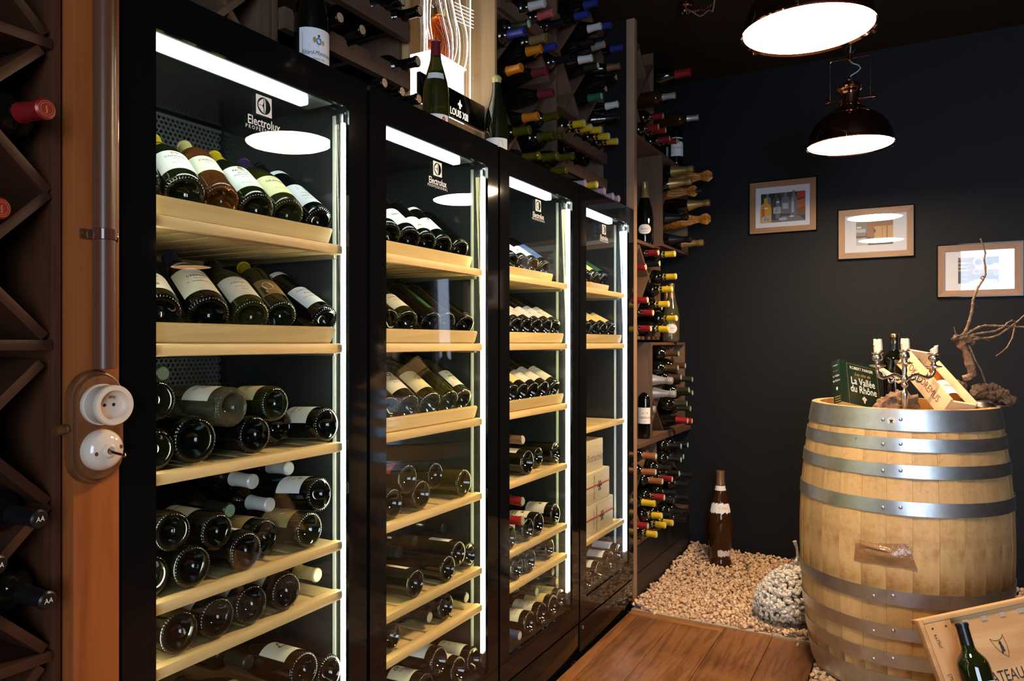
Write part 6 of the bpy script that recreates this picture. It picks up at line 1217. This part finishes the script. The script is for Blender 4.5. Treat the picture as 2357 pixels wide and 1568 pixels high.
def candle(px, y0, y1, label, slant=0):
    h = (y0 - y1) * sc_; x = (px - 2082) * sc_; b = cd.matrix_world @ Vector((x, 0, cz(y0)))
    t = thing('candle', label, 'candle', Matrix.Translation(b), 'candle stubs'); m = MB(); n = 20; v = []; f = []
    lv = [(0, .0115), (h * .3, .0118), (h * .7, .0122), (h * .95, .0128), (h, .0120), (h * .93, .009), (h * .9, 0)]
    rnd = random.Random(px)
    for z, r in lv:
        for k in range(n): a = 2 * math.pi * k / n; q = r * (1 + rnd.uniform(-.06, .10) * (z > h * .2)); v.append((q * math.cos(a), q * math.sin(a), z + (slant * math.cos(a) * .008 if z > h * .6 else 0) + (rnd.uniform(-.002, .002) if z >= h * .9 else 0)))
    for i in range(len(lv) - 1):
        for k in range(n): f.append((i * n + k, i * n + (k + 1) % n, (i + 1) * n + (k + 1) % n, (i + 1) * n + k))
    m.add(v, f); put('wax', m.mesh('wax', True, 70), M_wax, t)
    put('wick', MB().tube([(0, 0, h * .88), (.001, 0, h * .97), (.003, .001, h + .004)], .0007, 6).mesh('wick'), M_ink, t)
    if slant == 0:
        for k in range(4): a = k * 1.7 + .4; put('wax_drip', MB().tube([(.0122 * math.cos(a), .0122 * math.sin(a), h * .96), (.0133 * math.cos(a), .0133 * math.sin(a), h * .6), (.0132 * math.cos(a), .0132 * math.sin(a), h * (.15 + .2 * (k % 3)))], [.0018, .0024, .0028], 8).mesh('wax_drip', True), M_wax, t)
candle(2020, 811, 781, 'dripping candle stub on the candelabrum arm beside the book'); candle(2083, 806, 780, 'candle stub in the central cup of the candelabrum'); candle(2150, 813, 800, 'short slanted candle stub beside the pale wine box', 1)
# tokaj box
org = dep(2190, 930, 2.45)                                                          # lower rim corner between lettered side and opening
Lx = (dep(2100, 826, 2.665) - org).normalized(); side = (RGT - Lx * RGT.dot(Lx)).normalized(); nz_ = side.cross(Lx); nz_ = nz_ if nz_.z > 0 else -nz_
_q = Matrix.Rotation(math.radians(13), 3, Lx); s1_ = _q @ nz_; s2_ = _q.inverted() @ nz_; _q = _q if s1_.dot(RGT) > s2_.dot(RGT) else _q.inverted()
side = _q @ side; nz_ = _q @ nz_
TB = Matrix(((Lx.x, side.x, nz_.x, org.x), (Lx.y, side.y, nz_.y, org.y), (Lx.z, side.z, nz_.z, org.z), (0, 0, 0, 1)))
if side.dot(RGT) < 0:
    side = -side; TB = Matrix(((Lx.x, side.x, nz_.x, org.x), (Lx.y, side.y, nz_.y, org.y), (Lx.z, side.z, nz_.z, org.z), (0, 0, 0, 1)))
bxl, bxw, bxh = .30, .106, .074
TB.translation.z += ZH - .001 - min((TB @ Vector((x, y, z))).z for x in (0, bxl) for y in (0, bxw) for z in (-bxh, 0))
tk = thing('wooden_wine_box', 'pale open wooden box with red lettering leaning on barrel top', 'box', TB)
put('side_board', MB().box(0, bxl, 0, .008, -bxh, 0, .001).mesh('side_board', True, 30), M_pale, tk); put('side_board', MB().box(0, bxl, bxw - .008, bxw, -bxh, 0, .001).mesh('side_board', True, 30), M_pale, tk)
put('end_board', MB().box(0, .009, .0082, bxw - .0082, -bxh, -.008, .001).mesh('end_board', True, 30), M_pale, tk); put('end_board', MB().box(bxl - .009, bxl, .0082, bxw - .0082, -bxh, 0, .001).mesh('end_board', True, 30), M_pale, tk)
put('base_board', MB().box(.0092, bxl - .0092, .0082, bxw - .0082, -bxh, -bxh + .006).mesh('base_board'), M_pale, tk)
m = MB(); TT = frame_mat((bxl * .5, -.0006, -bxh * .52), (-1, 0, 0), (0, 0, 1)); text_on(m, 'TOKAJ-OREMUS', TT, .037, 0, .82); put('lettering', m.mesh('lettering'), M_inkwine, tk)
STY['orem'] = (WHT, .045, .125, 1.2, [('OREMUS', .09, .013, 0), ('Tokaji', .075, .006, 0)])
bottle('bord', G_amber, TB @ Matrix.Translation((.014, bxw / 2, -.041)) @ frame_mat((0, 0, 0), (0, 0, 1), (0, 1, 0)) @ Matrix.Identity(4) if False else axis_mat(TB @ Vector((.012, bxw / 2, -.040)), Lx, nz_), 'amber bottle with white label lying in the open pale box', None, 'maroon', 'orem', sc=.92)
pl_ = dep(2028, 850, 2.71); pe = dep(2074, 880, 2.665); d_ = (pe - pl_); LL = d_.length
tag(put('box_lid', MB().box(0, LL, -.022, .022, -.004, .004, .001).mesh('box_lid', True, 30), M_pale, None, frame_mat(pl_, d_, FWD + UP * .6 - RGT * .2)), 'thin pale wooden lid lying aslant behind the candelabrum', 'lid')
# vine wood
from mathutils import noise
def lump(pts, rad, seed, seg=26, amp=.22, sub=16, ridged=True):
    pts = [Vector(p) for p in pts]; n = len(pts); P = []; Rr = []
    for i in range(n - 1):
        for k in range(sub):
            s = k / sub; p0 = pts[max(i - 1, 0)]; p1 = pts[i]; p2 = pts[i + 1]; p3 = pts[min(i + 2, n - 1)]
            P.append(.5 * ((2 * p1) + (p2 - p0) * s + (2 * p0 - 5 * p1 + 4 * p2 - p3) * s * s + (3 * p1 - p0 - 3 * p2 + p3) * s ** 3)); Rr.append(rad[i] * (1 - s) + rad[i + 1] * s)
    P.append(pts[-1]); Rr.append(rad[-1]); m = MB(); m.tube(P, Rr, seg); rnd = random.Random(seed); ph = [rnd.uniform(0, 6.28) for _ in range(12)]
    fr = [rnd.uniform(2, 5) for _ in range(4)]
    for j in range(len(P)):
        for k in range(seg):
            a = 2 * math.pi * k / seg; i = j * seg + k; u = j / len(P)
            h = .40 * abs(math.sin(3 * a + ph[0] + 4 * u)) + .35 * math.sin(5 * a + ph[1] + fr[0] * 3 * u) + .25 * math.sin(fr[1] * 6 * u + ph[2] + 2 * a) + .25 * math.sin(9 * a + 11 * u + ph[3]) + rnd.uniform(-.12, .12)
            c = P[j]; q = Vector(m.v[i]); w = Vector((q.x * 1.0, q.y, q.z)) * 38; h += 1.3 * noise.fractal(w, 1.0, 2.0, 4) - .5 * abs(noise.noise(w * 2.2))
            m.v[i] = tuple(c + (q - c) * max(.3, 1 + amp * h))
    return m
def vt(name, label, m, mat, low=None, cat='vine wood'):
    if low is not None: dz = low - min(v[2] for v in m.v); m.v = [(x, y, z + dz) for x, y, z in m.v]
    return tag(put(name, m.mesh(name, True, 70), mat), label, cat)
vt('vine_stump', 'gnarled reddish vine stump lying under the candelabrum', lump([dep(2010, 936, 2.56), dep(2040, 915, 2.56), dep(2072, 908, 2.575), dep(2092, 916, 2.60), dep(2100, 932, 2.61)], [.010, .034, .040, .030, .010], 3, amp=.34, seg=40), M_vinered, ZH - .003)
vt('vine_stump', 'gnarled brown vine stump behind the pale wine box', lump([dep(2186, 866, 2.66), dep(2204, 872, 2.66), dep(2228, 893, 2.68), dep(2246, 920, 2.70)], [.014, .026, .032, .020], 8, amp=.34, seg=40), M_vine, ZH - .003)
vt('vine_stump', 'dark rough vine stump resting on the barrel rim', lump([dep(2238, 925, 2.60), dep(2262, 914, 2.60), dep(2292, 918, 2.60), dep(2316, 932, 2.58), dep(2322, 943, 2.56)], [.010, .025, .028, .023, .010], 12, amp=.42, seg=40), M_vine, BZ1 - .008)
vn = thing('vine_branch', 'dry twisted vine trunk with long bare shoots on the barrel', 'branch', dep(2240, 880, 2.66))
inv = vn.matrix_world.inverted()
def vp(P, D): return [inv @ dep(u, v, D + 0.01 * math.sin(u * .1)) for u, v in P]
DV = 2.64
put('trunk', lump(vp([(2216, 872), (2232, 868), (2237, 855), (2231, 832), (2222, 808), (2214, 792), (2206, 782)], DV), [.009, .014, .0125, .0115, .012, .015, .008], 5, 22, .26).mesh('trunk', True, 70), M_vinered, vn)
put('knot', lump(vp([(2192, 782), (2204, 778), (2218, 780), (2232, 786), (2243, 793)], DV), [.006, .012, .015, .012, .004], 7, 20, .42).mesh('knot', True, 70), M_vine, vn)
def shoot(P, r0, r1, seed=0, nodes=True):
    pts = vp(P, DV); n = len(pts); r = [r0 + (r1 - r0) * i / (n - 1) for i in range(n)]; rnd = random.Random(seed + len(P)); Q = []; R2 = []
    for i in range(n - 1):
        for s in (0, .12, .5, .88): Q.append(pts[i].lerp(pts[i + 1], s)); R2.append(r[i] * (1.45 if s == 0 else 1))
    Q.append(pts[-1]); R2.append(r[-1]); m = MB(); m.tube(Q, R2, 9); put('shoot', m.mesh('shoot', True, 70), M_twig, vn)
shoot([(2214, 776), (2224, 760), (2231, 740), (2237, 718), (2239, 700), (2240, 690), (2247, 672), (2252, 660), (2262, 645), (2268, 632), (2268, 615), (2265, 597), (2268, 582), (2263, 566), (2257, 550)], .0052, .0022)
shoot([(2218, 774), (2236, 762), (2254, 753), (2268, 750), (2290, 750), (2310, 751), (2330, 752), (2362, 753), (2400, 756)], .0045, .0028, 1)
shoot([(2222, 778), (2240, 770), (2262, 767), (2288, 763), (2302, 757), (2312, 752), (2318, 744), (2330, 738), (2338, 742)], .0042, .0022, 2)
shoot([(2226, 784), (2250, 780), (2268, 779), (2282, 777), (2300, 770), (2318, 758), (2340, 742), (2362, 722)], .0042, .0024, 3)
shoot([(2224, 780), (2240, 774), (2252, 777), (2266, 780), (2278, 785)], .0035, .002, 4)
shoot([(2228, 790), (2236, 808), (2245, 830), (2258, 852), (2266, 875), (2272, 897)], .003, .002, 5)
shoot([(2338, 744), (2334, 760), (2330, 778), (2318, 800), (2304, 812), (2292, 820)], .0026, .0014, 6)
shoot([(2268, 638), (2260, 636), (2257, 640), (2262, 645)], .0018, .0012, 7); shoot([(2202, 776), (2198, 762), (2196, 752)], .002, .0008, 8)
# silver dish
ps = dep(2262, 948, 2.535); sd = thing('silver_dish', 'shallow silver tasting dish beside the pale wine box', 'dish', Matrix.Translation((ps.x, ps.y, ZH + .001)))
put('bowl', MB().lathe([(0, .002), (.02, .002), (.032, .010), (.040, .026), (.043, .044), (.0445, .046), (.0425, .044), (.039, .026), (.031, .012), (0, .004)], 40).mesh('bowl', True, 45), M_silver, sd)
put('dome', MB().lathe([(.041, .044), (.036, .054), (.022, .062), (0, .065)], 36).mesh('dome', True), M_silver, sd)
put('thumb_rest', MB().box(.040, .066, -.012, .012, .044, .047, .001).mesh('thumb_rest', True), M_silver, sd, Matrix.Rotation(.3, 4, 'Z'))

# ================================================================== net bag of pebbles
bb = onz(1792, 1440, .03); bgz = .030
bg = thing('pebble_bag', 'net bag full of white pebbles leaning against the barrel', 'bag', Matrix.Translation((bb.x + .01, bb.y + .12, bgz)))
rgb = np.random.default_rng(21)
def bagpt(a, h):      # surface of the bag
    H = .235; prof = [(0, .10), (.12, .128), (.35, .130), (.6, .108), (.8, .075), (.93, .042), (1, .018)]
    for (h0, r0), (h1, r1) in zip(prof, prof[1:]):
        if h0 <= h <= h1: r = r0 + (r1 - r0) * (h - h0) / (h1 - h0); break
    r *= 1 + .07 * math.sin(2 * a + 1) + .04 * math.sin(3 * a)
    return np.array([r * math.cos(a) + .045 * h * h, r * math.sin(a), h * H])
ps_ = []
for _ in range(1700):
    h = rgb.uniform(.03, .97) ; a = rgb.uniform(0, 2 * math.pi); q = bagpt(a, h)
    if rgb.uniform() < np.hypot(q[0], q[1]) / .13: ps_.append(q * np.array([rgb.uniform(.88, .97)] * 2 + [1]))
for _ in range(350): h = rgb.uniform(.05, .85); a = rgb.uniform(0, 6.28); ps_.append(bagpt(a, h) * np.array([rgb.uniform(.3, .8)] * 2 + [1]))
M_wpeb = pebble_mat('white_pebbles', (.48, .44, .40), (.74, .69, .62))
pbm = put('pebbles', pebbles('pebbles', np.array(ps_), .0118, 8, True), M_wpeb, bg); pbm['kind'] = 'stuff'
m = MB()
for s in (-1, 1):
    for k in range(26):
        P_ = []
        for h in np.linspace(0.0, 1, 22): q = bagpt(2 * math.pi * k / 26 + s * h * 1.5, h) * np.array([1.07, 1.07, 1.02]); P_.append(Vector(q))
        m.tube(P_, .00022, 4)
nt_ = put('net', m.mesh('net', True), pm('net_white', (.55, .53, .5), .5), bg); nt_['kind'] = 'stuff'
inv = bg.matrix_world.inverted(); tp = [inv @ dep(u, v, (bb + Vector((.01, .12, 0))).dot(FWD)) for u, v in ((1836, 1312), (1832, 1296), (1836, 1280), (1834, 1262), (1829, 1246))]
tp[0] = Vector((.045, 0, .225))
m = MB(); m.tube(tp, [.020, .010, .006, .005, .009], 12); put('twisted_neck', m.mesh('twisted_neck', True, 60), pm('net_bunch', (.42, .40, .38), .6, bump=.8, bscale=200), bg)
m = MB(); m.lathe([(.012, -.012), (.020, -.008), (.024, .004), (.018, .016), (.008, .022)], 16, Matrix.Translation(tp[1]) , mod={1: .003, 2: .004, 3: .003}); put('loose_net', m.mesh('loose_net', True, 60), pane_mat('net_film', .10, (.8, .8, .8), .4), bg)

# ================================================================== crate at the lower right
CD = 1.93; tlc = dep(2127, 1438, CD); trc = dep(2357, 1389, CD + .02); blc = dep(2178, 1568, CD - .05)
MC = frame_mat(tlc, trc - tlc, tlc - blc)       # x along the top, y up the face, z towards the camera
ck = thing('wooden_wine_crate', 'branded pine wine crate standing tilted against the barrel foot', 'crate', MC)
cw, chh = .50, .478
zmin = (MC @ Vector((cw, -chh, 0))).z
put('panel', MB().box(.073, cw, -chh, -.0003, -.018, -.006, .001).mesh('panel', True, 30), M_pine, ck)
put('left_batten', MB().box(0, .072, -chh, 0, -.020, 0, .0015).mesh('left_batten', True, 30), wood('crate_batten', (.72, .42, .20), (.54, .27, .11), 'y', .5, .5, .55, .08, knots=True), ck)
put('top_edge', MB().box(.0, cw, .0005, .012, -.06, 0, .0015).mesh('top_edge', True, 30), M_pine, ck)
put('side_edge', MB().box(-.012, -.0005, -chh, .012, -.022, 0, .0015).mesh('side_edge', True, 30), M_pinez, ck)
for i in range(4): put('tongue_joint', MB().box(.105 + i * .052, .121 + i * .052, -.021, -.009, -.0062, -.0045).mesh('tongue_joint'), pm('joint_grey', (.40, .34, .30), .7), ck)
for x, y in ((.018, -.014), (.055, -.014)): put('nail', MB().lathe([(.0028, 0), (.0022, .001), (0, .0012)], 12, Matrix.Translation((x, y, 0))).mesh('nail'), M_ink, ck)
m = MB()
def ct(s, x, y, size, cond=.8, bold=0): text_on(m, s, Matrix.Translation((x, y, -.0052)), size, 0, cond, 0, bold)
ct('CHATEAU ALVERNE', .212, -.158, .040, .72, .004); ct('SAINT-EMILION GRAND CRU', .225, -.190, .026, .74)
sh_ = [(.183, -.068), (.193, -.074), (.203, -.0735), (.212, -.069), (.216, -.062)]
shield = [(.180, -.066), (.190, -.0725), (.203, -.0735), (.214, -.068), (.2175, -.061), (.2195, -.088), (.217, -.105), (.2125, -.116), (.200, -.106), (.188, -.088)]
m.tube([Vector((x - .022, y, -.0055)) for x, y in shield], .0007, 5, True)
for (x, y, a, b) in ((.2035, -.081, .0038, .0055), (.2045, -.092, .0042, .009), (.2015, -.102, .0025, .004), (.208, -.099, .002, .003)): v, f = ell(x, y, a, b, 12); m.add([(p - .022, q, -.0053) for p, q in v], f)
put('branding', m.mesh('branding'), M_ink, ck)
m = MB(); text_on(m, '6x75cl', Matrix.Translation((.020, -.045, .0008)) @ Matrix.Rotation(-1.45, 4, 'Z'), .013); put('stamp', m.mesh('stamp'), M_ink, ck); m = MB(); text_on(m, '[75 PAPER]', Matrix.Translation((.020, -.155, .0008)) @ Matrix.Rotation(-1.45, 4, 'Z'), .013); put('stamp', m.mesh('stamp'), M_ink, ck)
# bottle standing in front of the crate panel
STY['alve'] = ((.78, .76, .80), .06, .165, 1.25, [('#ell', 0, .138, .010, .014, 0), ('#ell', 0, .140, .005, .008, 4), ('CHATEAU ALVERNE', .108, .0105, 0), ('SAINT-EMILION', .095, .006, 0)])
ax = (MC.to_3x3() @ Vector((.10, 1, .02))).normalized(); b0 = dep(2212, 1434, 1.875) - ax * .299
bottle('bord', G_green, axis_mat(b0, ax, MC.to_3x3() @ Vector((.25, 0, 1))), 'dark bottle with black capsule and crested label against the pine crate', None, 'black', 'alve', capz=.246)
lb_ = MC.inverted() @ b0; la_ = (MC.to_3x3().inverted() @ ax)
put('ledge_board', MB().box(.0, cw, lb_.y - .022, lb_.y - .008, .0005, lb_.z + .045, .0015).mesh('ledge_board', True, 30), M_pine, ck)
